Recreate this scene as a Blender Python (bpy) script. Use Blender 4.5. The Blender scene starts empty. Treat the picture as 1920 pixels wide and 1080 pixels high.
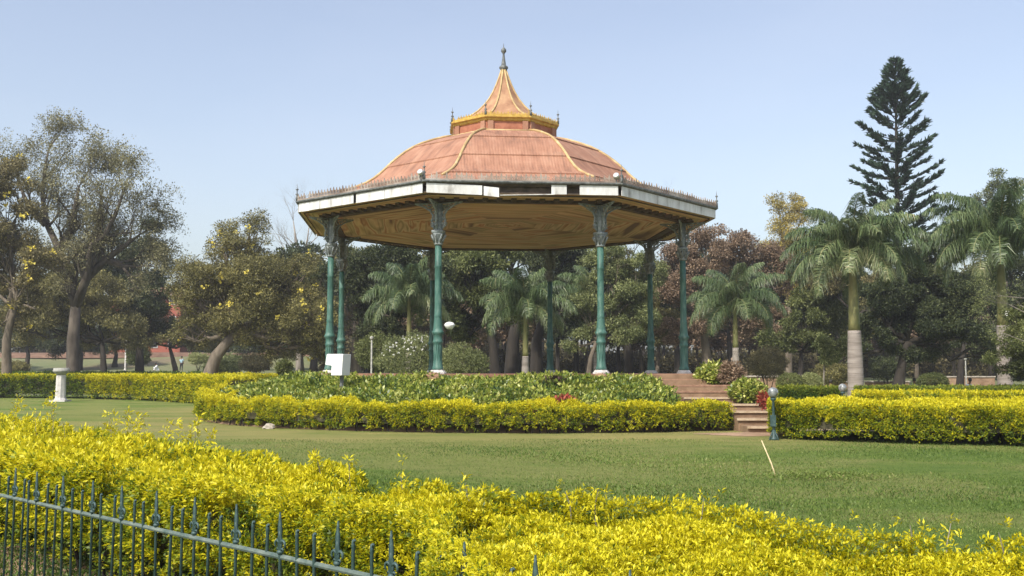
import bpy, math, random
import numpy as np
from mathutils import Vector, Matrix
R = math.radians
RNG = np.random.default_rng(7)
random.seed(7)
# ------------------------------------------------------------------ camera, sky, sun, exposure
FPX = 1900.0; PITCH = R(4.7); EYE = 1.6
scn = bpy.context.scene
col = scn.collection
cam_d = bpy.data.cameras.new('camera'); cam = bpy.data.objects.new('camera', cam_d); col.objects.link(cam)
cam.location = (0, 0, EYE); cam.rotation_euler = (R(90) + PITCH, 0, 0)
cam_d.sensor_width = 36; cam_d.lens = FPX / 1920 * 36; cam_d.clip_start = 0.05; cam_d.clip_end = 3000
scn.camera = cam
SUN_EL, SUN_ROT = 48, 213            # degrees; direction to the sun = (sin rot, cos rot)
w = bpy.data.worlds.new('World'); scn.world = w; w.use_nodes = True
nt = w.node_tree; nt.nodes.clear()
sky = nt.nodes.new('ShaderNodeTexSky'); sky.sky_type = 'NISHITA'; sky.sun_disc = False
sky.sun_elevation = R(SUN_EL); sky.sun_rotation = R(SUN_ROT)
sky.air_density = 1.3; sky.dust_density = 6.0; sky.ozone_density = 1.4; sky.altitude = 900
bg = nt.nodes.new('ShaderNodeBackground'); bg.inputs[1].default_value = 0.15
out = nt.nodes.new('ShaderNodeOutputWorld')
hs = nt.nodes.new('ShaderNodeHueSaturation'); hs.inputs['Saturation'].default_value = .76; hs.inputs['Hue'].default_value = .507; hs.inputs['Value'].default_value = 1.02
nt.links.new(sky.outputs[0], hs.inputs['Color'])
tcw = nt.nodes.new('ShaderNodeTexCoord'); mpw = nt.nodes.new('ShaderNodeMapping'); mpw.inputs['Scale'].default_value = (1.2, 1.2, 3.5); nt.links.new(tcw.outputs['Generated'], mpw.inputs[0])
nzw = nt.nodes.new('ShaderNodeTexNoise'); nzw.inputs['Scale'].default_value = 1.8; nzw.inputs['Detail'].default_value = 6; nt.links.new(mpw.outputs[0], nzw.inputs['Vector'])
mrw = nt.nodes.new('ShaderNodeMapRange'); mrw.inputs[1].default_value = .45; mrw.inputs[2].default_value = .8; mrw.inputs[3].default_value = 0; mrw.inputs[4].default_value = .16; nt.links.new(nzw.outputs['Fac'], mrw.inputs[0])
mxw = nt.nodes.new('ShaderNodeMix'); mxw.data_type = 'RGBA'; nt.links.new(mrw.outputs[0], mxw.inputs[0]); nt.links.new(hs.outputs[0], mxw.inputs[6]); mxw.inputs[7].default_value = (4.6, 4.75, 5.2, 1)
nt.links.new(mxw.outputs[2], bg.inputs[0]); nt.links.new(bg.outputs[0], out.inputs[0])
sd = bpy.data.lights.new('sun', 'SUN'); sd.energy = 3.6; sd.angle = R(0.6); sd.color = (1, .94, .84)
sun = bpy.data.objects.new('sun', sd); col.objects.link(sun)
dv = Vector((math.sin(R(SUN_ROT)) * math.cos(R(SUN_EL)), math.cos(R(SUN_ROT)) * math.cos(R(SUN_EL)), math.sin(R(SUN_EL))))
sun.rotation_euler = dv.to_track_quat('Z', 'Y').to_euler()
scn.view_settings.view_transform = 'Standard'; scn.view_settings.look = 'None'
scn.view_settings.exposure = 0.5; scn.view_settings.gamma = 1
scn.render.engine = 'CYCLES'
scn.cycles.max_bounces = 6; scn.cycles.diffuse_bounces = 3; scn.cycles.transmission_bounces = 4; scn.cycles.transparent_max_bounces = 8

# ------------------------------------------------------------------ helpers
CP, SP = math.cos(PITCH), math.sin(PITCH)
def P(x, y, Z):
    """world point seen at photograph pixel x, y at ground distance Z"""
    u = (540 - y) / FPX; r = (x - 960) / FPX
    d = np.array([r, CP - u * SP, SP + u * CP]); d = d * (Z / d[1])
    return np.array([d[0], Z, EYE + d[2]])
def smooth(a, b, t):
    t = np.clip((t - a) / (b - a), 0, 1); return t * t * (3 - 2 * t)
def terrain(x, y):
    x = np.asarray(x, float); y = np.asarray(y, float)
    L = smooth(20, -20, x)
    t = smooth(62, 118, y) * (0.9 + 0.75 * L) + smooth(122, 150, y) * (0.5 + 2.2 * L)
    t = t + 0.05 * np.sin(x * .11 + 1) * np.sin(y * .09) * smooth(50, 70, y)
    return t
def lump(x, y, z=0):
    return (np.sin(x * 2.1 + 1.3 * np.sin(y * 1.7)) + np.sin(y * 2.6 + 1.1 * np.sin(x * 1.3 + z * 2)) + .6 * np.sin(x * 5.3 + y * 4.1 + z * 3)) / 2.6
class MB:
    def __init__(s): s.v = []; s.f = []; s.n = 0; s.uv = []
    def add(s, vs, fs, uv=None):
        s.v.extend([tuple(map(float, q)) for q in vs]); s.f.extend([tuple(i + s.n for i in f) for f in fs]); s.n += len(vs)
        if uv is not None: s.uv.extend([q for f in uv for q in f])
        return s
    def build(s, name, m, parent=None, sm=False, loc=None):
        me = bpy.data.meshes.new(name); me.from_pydata(s.v, [], s.f); 
        if s.uv:
            l = me.uv_layers.new(name='UVMap'); l.data.foreach_set('uv', np.array(s.uv, dtype=np.float32).ravel())
        me.materials.append(m)
        if sm: me.polygons.foreach_set('use_smooth', [True] * len(me.polygons))
        me.update()
        return link(name, me, parent, loc)
def link(name, me, parent=None, loc=None):
    o = bpy.data.objects.new(name, me); col.objects.link(o)
    if parent is not None:
        o.parent = parent
        # meshes are written in world coordinates unless loc is given
        if loc is None: o.matrix_parent_inverse = parent.matrix_world.inverted()
    if loc is not None: o.location = loc
    return o
def tag(o, label=None, cat=None, group=None, kind=None):
    if label: o['label'] = label
    if cat: o['category'] = cat
    if group: o['group'] = group
    if kind: o['kind'] = kind
    return o
def thing(name, loc, label, cat, group=None, rz=0):
    o = bpy.data.objects.new(name, None); o.empty_display_size = .2; col.objects.link(o)
    o.location = tuple(map(float, loc)); o.rotation_euler = (0, 0, rz)
    o.matrix_world = Matrix.Translation(o.location) @ Matrix.Rotation(rz, 4, 'Z')
    return tag(o, label, cat, group)
def copy_tree(o, parent=None):
    c = o.copy(); col.objects.link(c)
    if parent is not None: c.parent = parent; c.matrix_parent_inverse = o.matrix_parent_inverse.copy()
    for ch in [q for q in bpy.data.objects if q.parent == o]: copy_tree(ch, c)
    return c
def children_first(o): return [q for q in bpy.data.objects if q.parent == o]
def box(mb, c, s, rz=0, uv=False, rx=0):
    hx, hy, hz = s[0] / 2, s[1] / 2, s[2] / 2
    M = Matrix.Translation(Vector(tuple(map(float, c)))) @ Matrix.Rotation(rz, 4, 'Z') @ Matrix.Rotation(rx, 4, 'X')
    vs = [M @ Vector((a * hx, b * hy, d * hz)) for d in (-1, 1) for a, b in ((-1, -1), (1, -1), (1, 1), (-1, 1))]
    mb.add(vs, [(3, 2, 1, 0), (4, 5, 6, 7), (0, 1, 5, 4), (1, 2, 6, 5), (2, 3, 7, 6), (3, 0, 4, 7)])
def bar(mb, a, b, w_, h_):
    a = Vector(a); b = Vector(b); d = (b - a); L = d.length; d.normalize()
    up = Vector((0, 0, 1)) if abs(d.z) < .95 else Vector((1, 0, 0))
    s = d.cross(up).normalized(); u = s.cross(d).normalized()
    vs = [p + s * i * w_ / 2 + u * j * h_ / 2 for p in (a, b) for i, j in ((-1, -1), (1, -1), (1, 1), (-1, 1))]
    mb.add(vs, [(3, 2, 1, 0), (4, 5, 6, 7), (0, 1, 5, 4), (1, 2, 6, 5), (2, 3, 7, 6), (3, 0, 4, 7)])
def tube(mb, pts, rad, n=6, cap=True):
    pts = [np.array(p, float) for p in pts]; m = len(pts)
    if np.isscalar(rad): rad = [rad] * m
    vs = []; prev = None
    for i, p in enumerate(pts):
        d = pts[min(i + 1, m - 1)] - pts[max(i - 1, 0)]; d = d / (np.linalg.norm(d) + 1e-9)
        if prev is None:
            a = np.array([1., 0, 0]) if abs(d[0]) < .8 else np.array([0, 1., 0])
        else: a = prev
        u = a - d * np.dot(a, d); u /= np.linalg.norm(u) + 1e-9; v = np.cross(d, u); prev = u
        for k in range(n):
            t = 2 * math.pi * k / n; vs.append(p + rad[i] * (math.cos(t) * u + math.sin(t) * v))
    fs = [(i * n + k, i * n + (k + 1) % n, (i + 1) * n + (k + 1) % n, (i + 1) * n + k) for i in range(m - 1) for k in range(n)]
    if cap: fs += [tuple(range(n))[::-1], tuple((m - 1) * n + k for k in range(n))]
    mb.add(vs, fs)
def lathe(mb, prof, c=(0, 0, 0), n=20, cap=True, rot=0):
    vs = [(c[0] + r * math.cos(rot + 2 * math.pi * k / n), c[1] + r * math.sin(rot + 2 * math.pi * k / n), c[2] + z) for r, z in prof for k in range(n)]
    m = len(prof)
    fs = [(i * n + k, i * n + (k + 1) % n, (i + 1) * n + (k + 1) % n, (i + 1) * n + k) for i in range(m - 1) for k in range(n)]
    if cap: fs += [tuple(range(n))[::-1], tuple((m - 1) * n + k for k in range(n))]
    mb.add(vs, fs)
def fast_mesh(name, V, F, m, attrs=None, sm=False):
    me = bpy.data.meshes.new(name); V = np.asarray(V, np.float32); F = np.asarray(F, np.int32); k = F.shape[1]
    me.vertices.add(len(V)); me.vertices.foreach_set('co', V.ravel())
    me.loops.add(F.size); me.loops.foreach_set('vertex_index', F.ravel())
    me.polygons.add(len(F)); me.polygons.foreach_set('loop_start', np.arange(0, F.size, k, dtype=np.int32))
    me.polygons.foreach_set('loop_total', np.full(len(F), k, np.int32))
    if sm: me.polygons.foreach_set('use_smooth', np.ones(len(F), bool))
    me.materials.append(m)
    for an, av in (attrs or {}).items():
        a = me.attributes.new(an, 'FLOAT', 'POINT'); a.data.foreach_set('value', np.asarray(av, np.float32))
    me.update(calc_edges=True)
    return me
def unit(a): return a / (np.linalg.norm(a, axis=1, keepdims=True) + 1e-9)
def rnd_unit(n): return unit(RNG.normal(size=(n, 3)))
def leaf_arrays(Pt, D, Nn, L, W, rnd, droop=.15):
    """one folded four-sided leaf per point"""
    D = unit(D); S = unit(np.cross(D, Nn)); U = np.cross(S, D)
    L = np.broadcast_to(L, len(Pt))[:, None]; W = np.broadcast_to(W, len(Pt))[:, None]
    a = Pt; b = Pt + D * L * .45 + S * W * .5 + U * W * .18; d = Pt + D * L * .45 - S * W * .5 + U * W * .18
    c = Pt + D * L - U * L * droop
    V = np.stack([a, b, c, d], 1).reshape(-1, 3); F = np.arange(len(V)).reshape(-1, 4)
    return V, F, np.repeat(rnd, 4)
def leaf_obj(name, parts, m, parent=None):
    V = []; F = []; A = []; T = []; n = 0
    for p in parts:
        V.append(p[0]); F.append(p[1] + n); A.append(p[2]); n += len(p[0])
    me = fast_mesh(name, np.concatenate(V), np.concatenate(F), m, {'rnd': np.concatenate(A)})
    return link(name, me, parent)
def sprigs(Pc, Dc, k, L, W, tone, spread=.9, jitter=.3):
    """k leaves round each tip Pc heading Dc"""
    n = len(Pc); Pr = np.repeat(Pc, k, 0); Dr = np.repeat(Dc, k, 0); T = np.repeat(tone, k)
    Lr = np.repeat(np.broadcast_to(L, n), k) * RNG.uniform(.65, 1.25, n * k)
    off = rnd_unit(n * k); D = unit(Dr + off * spread)
    Pt = Pr + Dr * (RNG.uniform(-.6, .3, (n * k, 1)) * Lr[:, None] * 1.0) + off * Lr[:, None] * jitter
    Nn = unit(Dr + rnd_unit(n * k) * .6 + np.array([0, 0, .4]))
    return leaf_arrays(Pt, D, Nn, Lr, Lr * (W), np.clip(T + RNG.normal(0, .12, n * k), 0, 1))

# ------------------------------------------------------------------ materials
def newmat(name):
    m = bpy.data.materials.new(name); m.use_nodes = True; nt = m.node_tree
    return m, nt, nt.nodes['Principled BSDF']
def ramp(nt, fac, stops):
    r = nt.nodes.new('ShaderNodeValToRGB'); e = r.color_ramp.elements
    while len(e) > 1: e.remove(e[-1])
    e[0].position = stops[0][0]; e[0].color = (*stops[0][1], 1)
    for p, c in stops[1:]:
        q = e.new(p); q.color = (*c, 1)
    nt.links.new(fac, r.inputs[0]); return r.outputs[0]
def noise(nt, scale, detail=4, rough=.55, coord='Object', stretch=None, out_='Fac'):
    tc = nt.nodes.new('ShaderNodeTexCoord'); src = tc.outputs[coord]
    if stretch:
        mp = nt.nodes.new('ShaderNodeMapping'); mp.inputs['Scale'].default_value = stretch; nt.links.new(src, mp.inputs[0]); src = mp.outputs[0]
    n = nt.nodes.new('ShaderNodeTexNoise'); n.inputs['Scale'].default_value = scale; n.inputs['Detail'].default_value = detail; n.inputs['Roughness'].default_value = rough
    nt.links.new(src, n.inputs['Vector']); return n.outputs[out_]
def mix(nt, fac, a, b, mode='MIX'):
    q = nt.nodes.new('ShaderNodeMix'); q.data_type = 'RGBA'; q.blend_type = mode
    for i, v in ((0, fac), (6, a), (7, b)):
        if hasattr(v, 'node'): nt.links.new(v, q.inputs[i])
        else: q.inputs[i].default_value = v if i == 0 else (*v, 1)
    return q.outputs[2]
def bump(nt, bs, h, s, d):
    b = nt.nodes.new('ShaderNodeBump'); b.inputs['Strength'].default_value = s; b.inputs['Distance'].default_value = d
    nt.links.new(h, b.inputs['Height']); nt.links.new(b.outputs[0], bs.inputs['Normal'])
def surf(name, stops, scale=3, rough=.7, bs_=.3, bd=.01, bscale=None, stretch=None, metal=0, spec=.4, detail=6):
    m, nt, b = newmat(name)
    f = noise(nt, scale, detail, .6, stretch=stretch)
    nt.links.new(ramp(nt, f, stops), b.inputs['Base Color'])
    b.inputs['Roughness'].default_value = rough; b.inputs['Metallic'].default_value = metal; b.inputs['Specular IOR Level'].default_value = spec
    if bs_: bump(nt, b, noise(nt, bscale or scale * 4, 5, .6, stretch=stretch), bs_, bd)
    return m
def leafmat(name, stops, rough=.5, trans=.3, spec=.3, big=.0, bigscale=.4):
    m, nt, b = newmat(name)
    at = nt.nodes.new('ShaderNodeAttribute'); at.attribute_name = 'rnd'
    f = at.outputs['Fac']
    if big:
        ad = nt.nodes.new('ShaderNodeMath'); ad.operation = 'MULTIPLY_ADD'
        nt.links.new(noise(nt, bigscale, 3), ad.inputs[0]); ad.inputs[1].default_value = big; 
        sb = nt.nodes.new('ShaderNodeMath'); sb.operation = 'SUBTRACT'; nt.links.new(f, sb.inputs[0]); sb.inputs[1].default_value = big * .5
        nt.links.new(sb.outputs[0], ad.inputs[2]); f = ad.outputs[0]
    c = ramp(nt, f, stops)
    nt.links.new(c, b.inputs['Base Color']); b.inputs['Roughness'].default_value = rough; b.inputs['Specular IOR Level'].default_value = spec
    tr = nt.nodes.new('ShaderNodeBsdfTranslucent'); nt.links.new(mix(nt, .25, c, (.5, .6, .05), 'MULTIPLY') if False else c, tr.inputs[0])
    mx = nt.nodes.new('ShaderNodeMixShader'); mx.inputs[0].default_value = trans
    nt.links.new(b.outputs[0], mx.inputs[1]); nt.links.new(tr.outputs[0], mx.inputs[2])
    nt.links.new(mx.outputs[0], nt.nodes['Material Output'].inputs[0])
    return m
M = {}
M['hedge'] = leafmat('golden_leaves', [(0, (.035, .065, .012)), (.3, (.11, .17, .014)), (.5, (.25, .30, .012)), (.70, (.55, .49, .006)), (1, (.75, .68, .03))], trans=.35, spec=.35)
M['hedge_green'] = leafmat('green_hedge_leaves', [(0, (.03, .07, .015)), (.5, (.09, .16, .02)), (1, (.28, .30, .03))], trans=.3)
M['core'] = surf('hedge_shade', [(0, (.022, .022, .008)), (1, (.07, .06, .025))], 12)
M['cover'] = leafmat('bed_leaves', [(0, (.03, .07, .02)), (.35, (.13, .19, .025)), (.65, (.32, .36, .05)), (1, (.66, .64, .22))], trans=.3, spec=.5, rough=.4)
M['red_leaf'] = leafmat('red_leaves', [(0, (.12, .02, .02)), (.6, (.35, .06, .04)), (1, (.55, .2, .12))])
M['purple_leaf'] = leafmat('purple_leaves', [(0, (.03, .015, .015)), (1, (.09, .045, .05))])
M['white_fl'] = surf('white_petals', [(0, (.7, .7, .66)), (1, (.82, .82, .78))], 3, bs_=0)
M['yellow_fl'] = leafmat('yellow_petals', [(0, (.66, .52, .06)), (1, (.82, .70, .14))])
G = lambda n, a, b_, c_, **k: leafmat(n, [(0, a), (.5, b_), (1, c_)], big=.5, **k)
M['olive'] = G('olive_leaves', (.055, .055, .018), (.175, .165, .06), (.36, .32, .12))
M['sparse'] = G('sparse_leaves', (.08, .08, .04), (.22, .21, .11), (.40, .37, .18))
M['brownleaf'] = G('dry_leaves', (.075, .05, .03), (.23, .16, .105), (.42, .31, .21))
M['brownolive'] = G('dry_olive_leaves', (.06, .055, .025), (.19, .165, .075), (.36, .31, .14))
M['darkgreen'] = G('dark_green_leaves', (.016, .026, .010), (.050, .068, .026), (.15, .17, .07))
M['midgreen'] = G('mid_green_leaves', (.035, .048, .014), (.115, .14, .042), (.26, .28, .10))
M['litegreen'] = G('light_green_leaves', (.05, .07, .02), (.18, .21, .08), (.36, .38, .16))
M['yellowleaf'] = G('yellow_leaves', (.12, .11, .03), (.38, .31, .08), (.65, .52, .12))
M['palm'] = leafmat('palm_fronds', [(0, (.02, .04, .015)), (.4, (.06, .10, .035)), (.75, (.17, .22, .09)), (1, (.38, .36, .2))], rough=.4, spec=.5, trans=.2)
M['pine'] = leafmat('pine_needles', [(0, (.014, .032, .018)), (1, (.055, .10, .06))], trans=.1)
M['bark'] = surf('bark', [(.3, (.07, .055, .04)), (.7, (.20, .165, .125))], 3, .9, .8, .05, 6, (1, 1, .3))
M['bark_mid'] = surf('mid_bark', [(.3, (.035, .028, .022)), (.7, (.12, .10, .078))], 3, .9, .8, .05, 6, (1, 1, .3))
M['bark_dark'] = surf('dark_bark', [(.3, (.012, .010, .008)), (.7, (.042, .034, .026))], 3, .9, .8, .05, 6, (1, 1, .3))
M['bark_pale'] = surf('pale_bark', [(.3, (.14, .12, .10)), (.7, (.30, .27, .23))], 3, .9, .6, .04, 6, (1, 1, .3))
M['palm_bark'] = surf('grey_palm_trunk', [(.3, (.17, .145, .125)), (.7, (.34, .30, .27))], 2.5, .85, .8, .03, 5, (.25, .25, 3))
M['palm_shaft'] = surf('green_crownshaft', [(.3, (.10, .12, .04)), (.7, (.26, .23, .09))], 2.2, .6, .2, .01, 8, (1, 1, .3))
M['green_paint'] = surf('green_paint', [(.3, (.022, .065, .052)), (.5, (.045, .125, .10)), (.66, (.09, .17, .14)), (.74, (.20, .27, .23))], 5, .55, .25, .006, 20, (1.6, 1.6, .5))
M['iron'] = surf('weathered_iron', [(.3, (.045, .05, .05)), (.55, (.13, .14, .14)), (.8, (.26, .27, .27))], 9, .6, .5, .01, 25)
M['cap_grey'] = surf('grey_painted_iron', [(.3, (.10, .12, .12)), (.55, (.22, .25, .25)), (.8, (.40, .42, .42))], 9, .6, .5, .01, 25)
M['rust_iron'] = surf('rusty_cresting', [(.25, (.10, .06, .045)), (.5, (.28, .23, .19)), (.8, (.48, .46, .43))], 1.3, .7, .3, .005, 25)
M['fence'] = surf('fence_paint', [(.3, (.022, .05, .048)), (.6, (.05, .09, .088)), (.85, (.12, .15, .14))], 14, .5, .2, .002, 60)
M['fence_rail'] = surf('fence_rail_paint', [(.3, (.05, .085, .078)), (.7, (.16, .19, .165))], 14, .6, .2, .002, 60)
M['white'] = surf('white_board', [(.3, (.30, .29, .27)), (.42, (.52, .52, .51)), (.6, (.66, .67, .67)), (1, (.74, .75, .76))], 2.2, .55, .15, .004, 12, (1.6, 1.6, .5))
M['white_box'] = surf('white_enamel', [(0, (.78, .78, .78)), (1, (.84, .84, .84))], 2, .4, 0)
M['white_post'] = surf('white_plaster', [(.3, (.38, .36, .34)), (.7, (.62, .60, .58))], 5, .8, .3, .01, 20)
M['stone'] = surf('pale_stone', [(.3, (.30, .26, .21)), (.7, (.52, .47, .41))], 5, .9, .4, .02, 15)
M['stone_grey'] = surf('weathered_stone', [(.3, (.18, .18, .16)), (.7, (.38, .38, .34))], 7, .9, .4, .02, 20)
M['red_floor'] = surf('red_oxide_floor', [(.3, (.17, .08, .05)), (.7, (.29, .16, .10))], 3, .85, .3, .01, 12)
M['step'] = surf('earth_steps', [(.3, (.16, .10, .06)), (.7, (.28, .185, .115))], 3, .9, .5, .02, 10)
M['nosing'] = surf('pale_step_edge', [(.3, (.34, .25, .16)), (.7, (.52, .42, .30))], 5, .9, .4, .01, 20)
M['gold'] = surf('gold_paint', [(.25, (.28, .16, .03)), (.55, (.50, .33, .06)), (.85, (.60, .47, .18))], 6, .5, .3, .006, 20)
M['rib'] = surf('cream_gold_rib', [(.25, (.28, .18, .08)), (.55, (.46, .34, .16)), (.8, (.58, .48, .30))], 3, .5, .2, .006, 20)
M['drum'] = surf('red_brown_wood', [(.3, (.25, .085, .045)), (.7, (.42, .17, .10))], 5, .7, .3, .006, 14)
M['timber'] = surf('dark_timber', [(.3, (.035, .025, .018)), (.7, (.12, .09, .065))], 4, .85, .4, .01, 14)
M['dirt'] = surf('bare_earth', [(.3, (.20, .125, .075)), (.7, (.36, .24, .155))], 1.5, .95, .5, .03, 9)
M['bank'] = surf('dark_red_earth', [(.3, (.10, .055, .035)), (.7, (.20, .12, .08))], 1.2, .95, .4, .03)
M['glass'] = surf('frosted_globe', [(.4, (.10, .11, .11)), (.6, (.30, .32, .32))], 9, .08, 0, spec=1)
M['lampwhite'] = surf('white_lamp_shade', [(0, (.8, .8, .78)), (1, (.86, .86, .84))], 2, .4, 0)
M['skin'] = surf('brown_skin', [(0, (.16, .08, .05)), (1, (.22, .12, .08))], 4, .6, 0)
M['hair'] = surf('black_hair', [(0, (.01, .009, .008)), (1, (.03, .025, .02))], 9, .6, 0)
M['cloth_w'] = surf('white_cloth', [(0, (.62, .66, .7)), (1, (.76, .78, .8))], 6, .8, .2)
M['cloth_b'] = surf('blue_cloth', [(0, (.18, .32, .42)), (1, (.38, .52, .58))], 6, .8, .2)
M['cloth_d'] = surf('dark_cloth', [(0, (.015, .015, .02)), (1, (.04, .04, .05))], 6, .8, .2)
M['cloth_o'] = surf('orange_cloth', [(0, (.55, .13, .02)), (1, (.72, .22, .04))], 6, .8, .2)
M['redwall'] = surf('red_wall', [(.3, (.22, .06, .04)), (.7, (.34, .11, .075))], 1, .9, .2)
M['window'] = surf('dark_pane', [(0, (.02, .02, .025)), (1, (.05, .05, .06))], 1, .2, 0)
M['terracotta'] = surf('terracotta', [(.3, (.20, .11, .07)), (.7, (.34, .21, .14))], 6, .9, .3)
M['cane'] = surf('bamboo', [(.3, (.45, .36, .19)), (.7, (.64, .54, .33))], 20, .6, .1)
M['flood'] = surf('floodlight_metal', [(0, (.5, .5, .5)), (1, (.72, .72, .72))], 10, .35, 0, metal=.3)

# roof sheets: faded brick red with corrugation running up the slope (UV in metres)
m, n_, b = newmat('red_roof_sheet'); M['roof'] = m
f1 = noise(n_, 1.1, 6, .65); f2 = noise(n_, 3, 6, .65, 'UV', (1.6, .35, 1))
c = ramp(n_, f1, [(.3, (.17, .085, .052)), (.5, (.275, .135, .085)), (.7, (.38, .225, .15))])
c = mix(n_, .45, c, ramp(n_, f2, [(.34, (.17, .085, .055)), (.5, (.36, .17, .10)), (.7, (.48, .28, .19))]))
n_.links.new(c, b.inputs['Base Color']); b.inputs['Roughness'].default_value = .75
tc = n_.nodes.new('ShaderNodeTexCoord'); wv = n_.nodes.new('ShaderNodeTexWave'); wv.inputs['Scale'].default_value = 3.2; wv.bands_direction = 'X'; wv.inputs['Distortion'].default_value = .2
n_.links.new(tc.outputs['UV'], wv.inputs['Vector']); bump(n_, b, wv.outputs['Fac'], .35, .02)
M['spire'] = surf('faded_gold_sheet', [(.3, (.22, .11, .058)), (.5, (.33, .18, .10)), (.7, (.43, .27, .15))], 2.5, .7, .3, .01, 9, (1, 1, .5))
# ceiling: stained planks parallel to each side (UV.y = distance from the centre)
m, n_, b = newmat('stained_ceiling_planks'); M['ceiling'] = m
f1 = noise(n_, 1.0, 2.5, .55, 'UV', (.10, 1.25, 1)); f2 = noise(n_, .35, 5, .6)
c = ramp(n_, f1, [(.34, (.16, .09, .05)), (.40, (.50, .37, .19)), (.45, (.66, .53, .30)), (.49, (.40, .18, .09)), (.53, (.66, .54, .31)), (.57, (.30, .24, .12)), (.62, (.64, .50, .28)), (.68, (.42, .24, .12))])
c = mix(n_, ramp(n_, f2, [(.5, (0, 0, 0)), (.7, (.4, .4, .4))]), c, ramp(n_, f1, [(.35, (.20, .10, .05)), (.6, (.34, .33, .15))]))
n_.links.new(c, b.inputs['Base Color']); b.inputs['Roughness'].default_value = .8
tc = n_.nodes.new('ShaderNodeTexCoord'); wv = n_.nodes.new('ShaderNodeTexWave'); wv.inputs['Scale'].default_value = .5; wv.bands_direction = 'Y'; wv.wave_profile = 'SAW'
n_.links.new(tc.outputs['UV'], wv.inputs['Vector']); n_.links.new(mix(n_, .8, c, ramp(n_, wv.outputs['Fac'], [(0, (.35, .32, .3)), (.10, (1, 1, 1)), (1, (.85, .85, .85))]), 'MULTIPLY'), b.inputs['Base Color']); bump(n_, b, wv.outputs['Fac'], .6, .02)
# lawn
m, n_, b = newmat('lawn'); M['lawn'] = m
fA = noise(n_, .16, 5, .6, stretch=(.6, 1.2, 1)); fB = noise(n_, 2.2, 8, .7); fC = noise(n_, 26, 6, .75)
c = ramp(n_, fA, [(.36, (.10, .155, .024)), (.44, (.14, .185, .032)), (.5, (.28, .25, .09)), (.57, (.26, .245, .08)), (.66, (.135, .18, .032))])
c = mix(n_, .5, c, ramp(n_, fB, [(.3, (.05, .10, .02)), (.55, (.11, .165, .04)), (.75, (.22, .21, .09))]))
tcl = n_.nodes.new('ShaderNodeTexCoord'); vm = n_.nodes.new('ShaderNodeVectorMath'); vm.operation = 'DISTANCE'; vm.inputs[1].default_value = (.5, 38, 0); n_.links.new(tcl.outputs['Object'], vm.inputs[0])
mr = n_.nodes.new('ShaderNodeMapRange'); mr.inputs[1].default_value = 19.5; mr.inputs[2].default_value = 14; mr.inputs[3].default_value = 0; mr.inputs[4].default_value = .75; n_.links.new(vm.outputs['Value'], mr.inputs[0])
ml = n_.nodes.new('ShaderNodeMath'); ml.operation = 'MULTIPLY'; n_.links.new(mr.outputs[0], ml.inputs[0]); n_.links.new(ramp(n_, noise(n_, .35, 4, .6, stretch=(.5, 1.6, 1)), [(.38, (.15, .15, .15)), (.6, (1, 1, 1))]), ml.inputs[1])
c = mix(n_, ml.outputs[0], c, (.30, .25, .10))
c = mix(n_, .55, c, ramp(n_, fC, [(.3, (.35, .40, .30)), (.5, (.9, .95, .8)), (.72, (1.5, 1.5, 1.3))]), 'MULTIPLY')
n_.links.new(c, b.inputs['Base Color']); b.inputs['Roughness'].default_value = .85; b.inputs['Specular IOR Level'].default_value = .15
bump(n_, b, fC, .9, .05)
M['grass'] = leafmat('grass_blades', [(0, (.055, .105, .016)), (.5, (.125, .195, .032)), (.85, (.21, .265, .065)), (1, (.36, .32, .14))], trans=.3, big=.5, bigscale=.5)
m, n_, b = newmat('far_ground'); M['farground'] = m
c = ramp(n_, noise(n_, .07, 6, .6), [(.3, (.17, .12, .075)), (.42, (.14, .15, .06)), (.62, (.10, .15, .045)), (.75, (.20, .15, .09))])
c = mix(n_, .4, c, ramp(n_, noise(n_, 1.4, 6, .7), [(.3, (.07, .08, .03)), (.7, (.22, .20, .11))]))
n_.links.new(c, b.inputs['Base Color']); b.inputs['Roughness'].default_value = .9

# ------------------------------------------------------------------ ground
xs = np.unique(np.concatenate([np.linspace(-500, -120, 10), np.linspace(-120, 120, 81), np.linspace(120, 500, 10)]))
ys = np.unique(np.concatenate([np.linspace(-60, 0, 5), np.linspace(0, 160, 81), np.linspace(160, 700, 12)]))
X, Y = np.meshgrid(xs, ys); Zg = terrain(X, Y); V = np.stack([X, Y, Zg], -1).reshape(-1, 3)
nx = len(xs); ii = np.arange(len(ys) - 1)[:, None] * nx + np.arange(nx - 1)[None]
F = np.stack([ii, ii + 1, ii + nx + 1, ii + nx], -1).reshape(-1, 4)
yc = Y[:-1, :-1].ravel()
me = fast_mesh('ground', V, F, M['lawn'], sm=True); me.materials.append(M['farground'])
me.polygons.foreach_set('material_index', (yc >= 66).astype(np.int32)); tag(link('ground', me), kind='structure')
# lawn tufts near the camera
def tufts(n, y0, y1, size):
    y = y0 * (y1 / y0) ** RNG.random(n); x = (RNG.random(n) - .5) * 1.75 * y + .0
    Pt = np.stack([x, y, np.zeros(n)], 1)
    keep = (x - .5) ** 2 + (y - 38) ** 2 > 12.6 ** 2
    Pt = Pt[keep]; n = len(Pt)
    D = unit(np.stack([RNG.normal(0, .6, n), RNG.normal(0, .6, n), np.ones(n)], 1))
    L = RNG.uniform(.5, 1.3, n) * size * (1 + .5 * lump(Pt[:, 0] * .4, Pt[:, 1] * .4)); 
    t = np.clip(RNG.random(n) * .8 + .25 * lump(Pt[:, 0] * .25, Pt[:, 1] * .3), 0, 1)
    return leaf_arrays(Pt, D, rnd_unit(n), L, L * .3, t, .3)
tag(leaf_obj('lawn_grass', [tufts(400000, 5, 24, .035)], M['grass']), 'short green grass of the open lawn in front of the bandstand', 'grass', kind='stuff')

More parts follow.
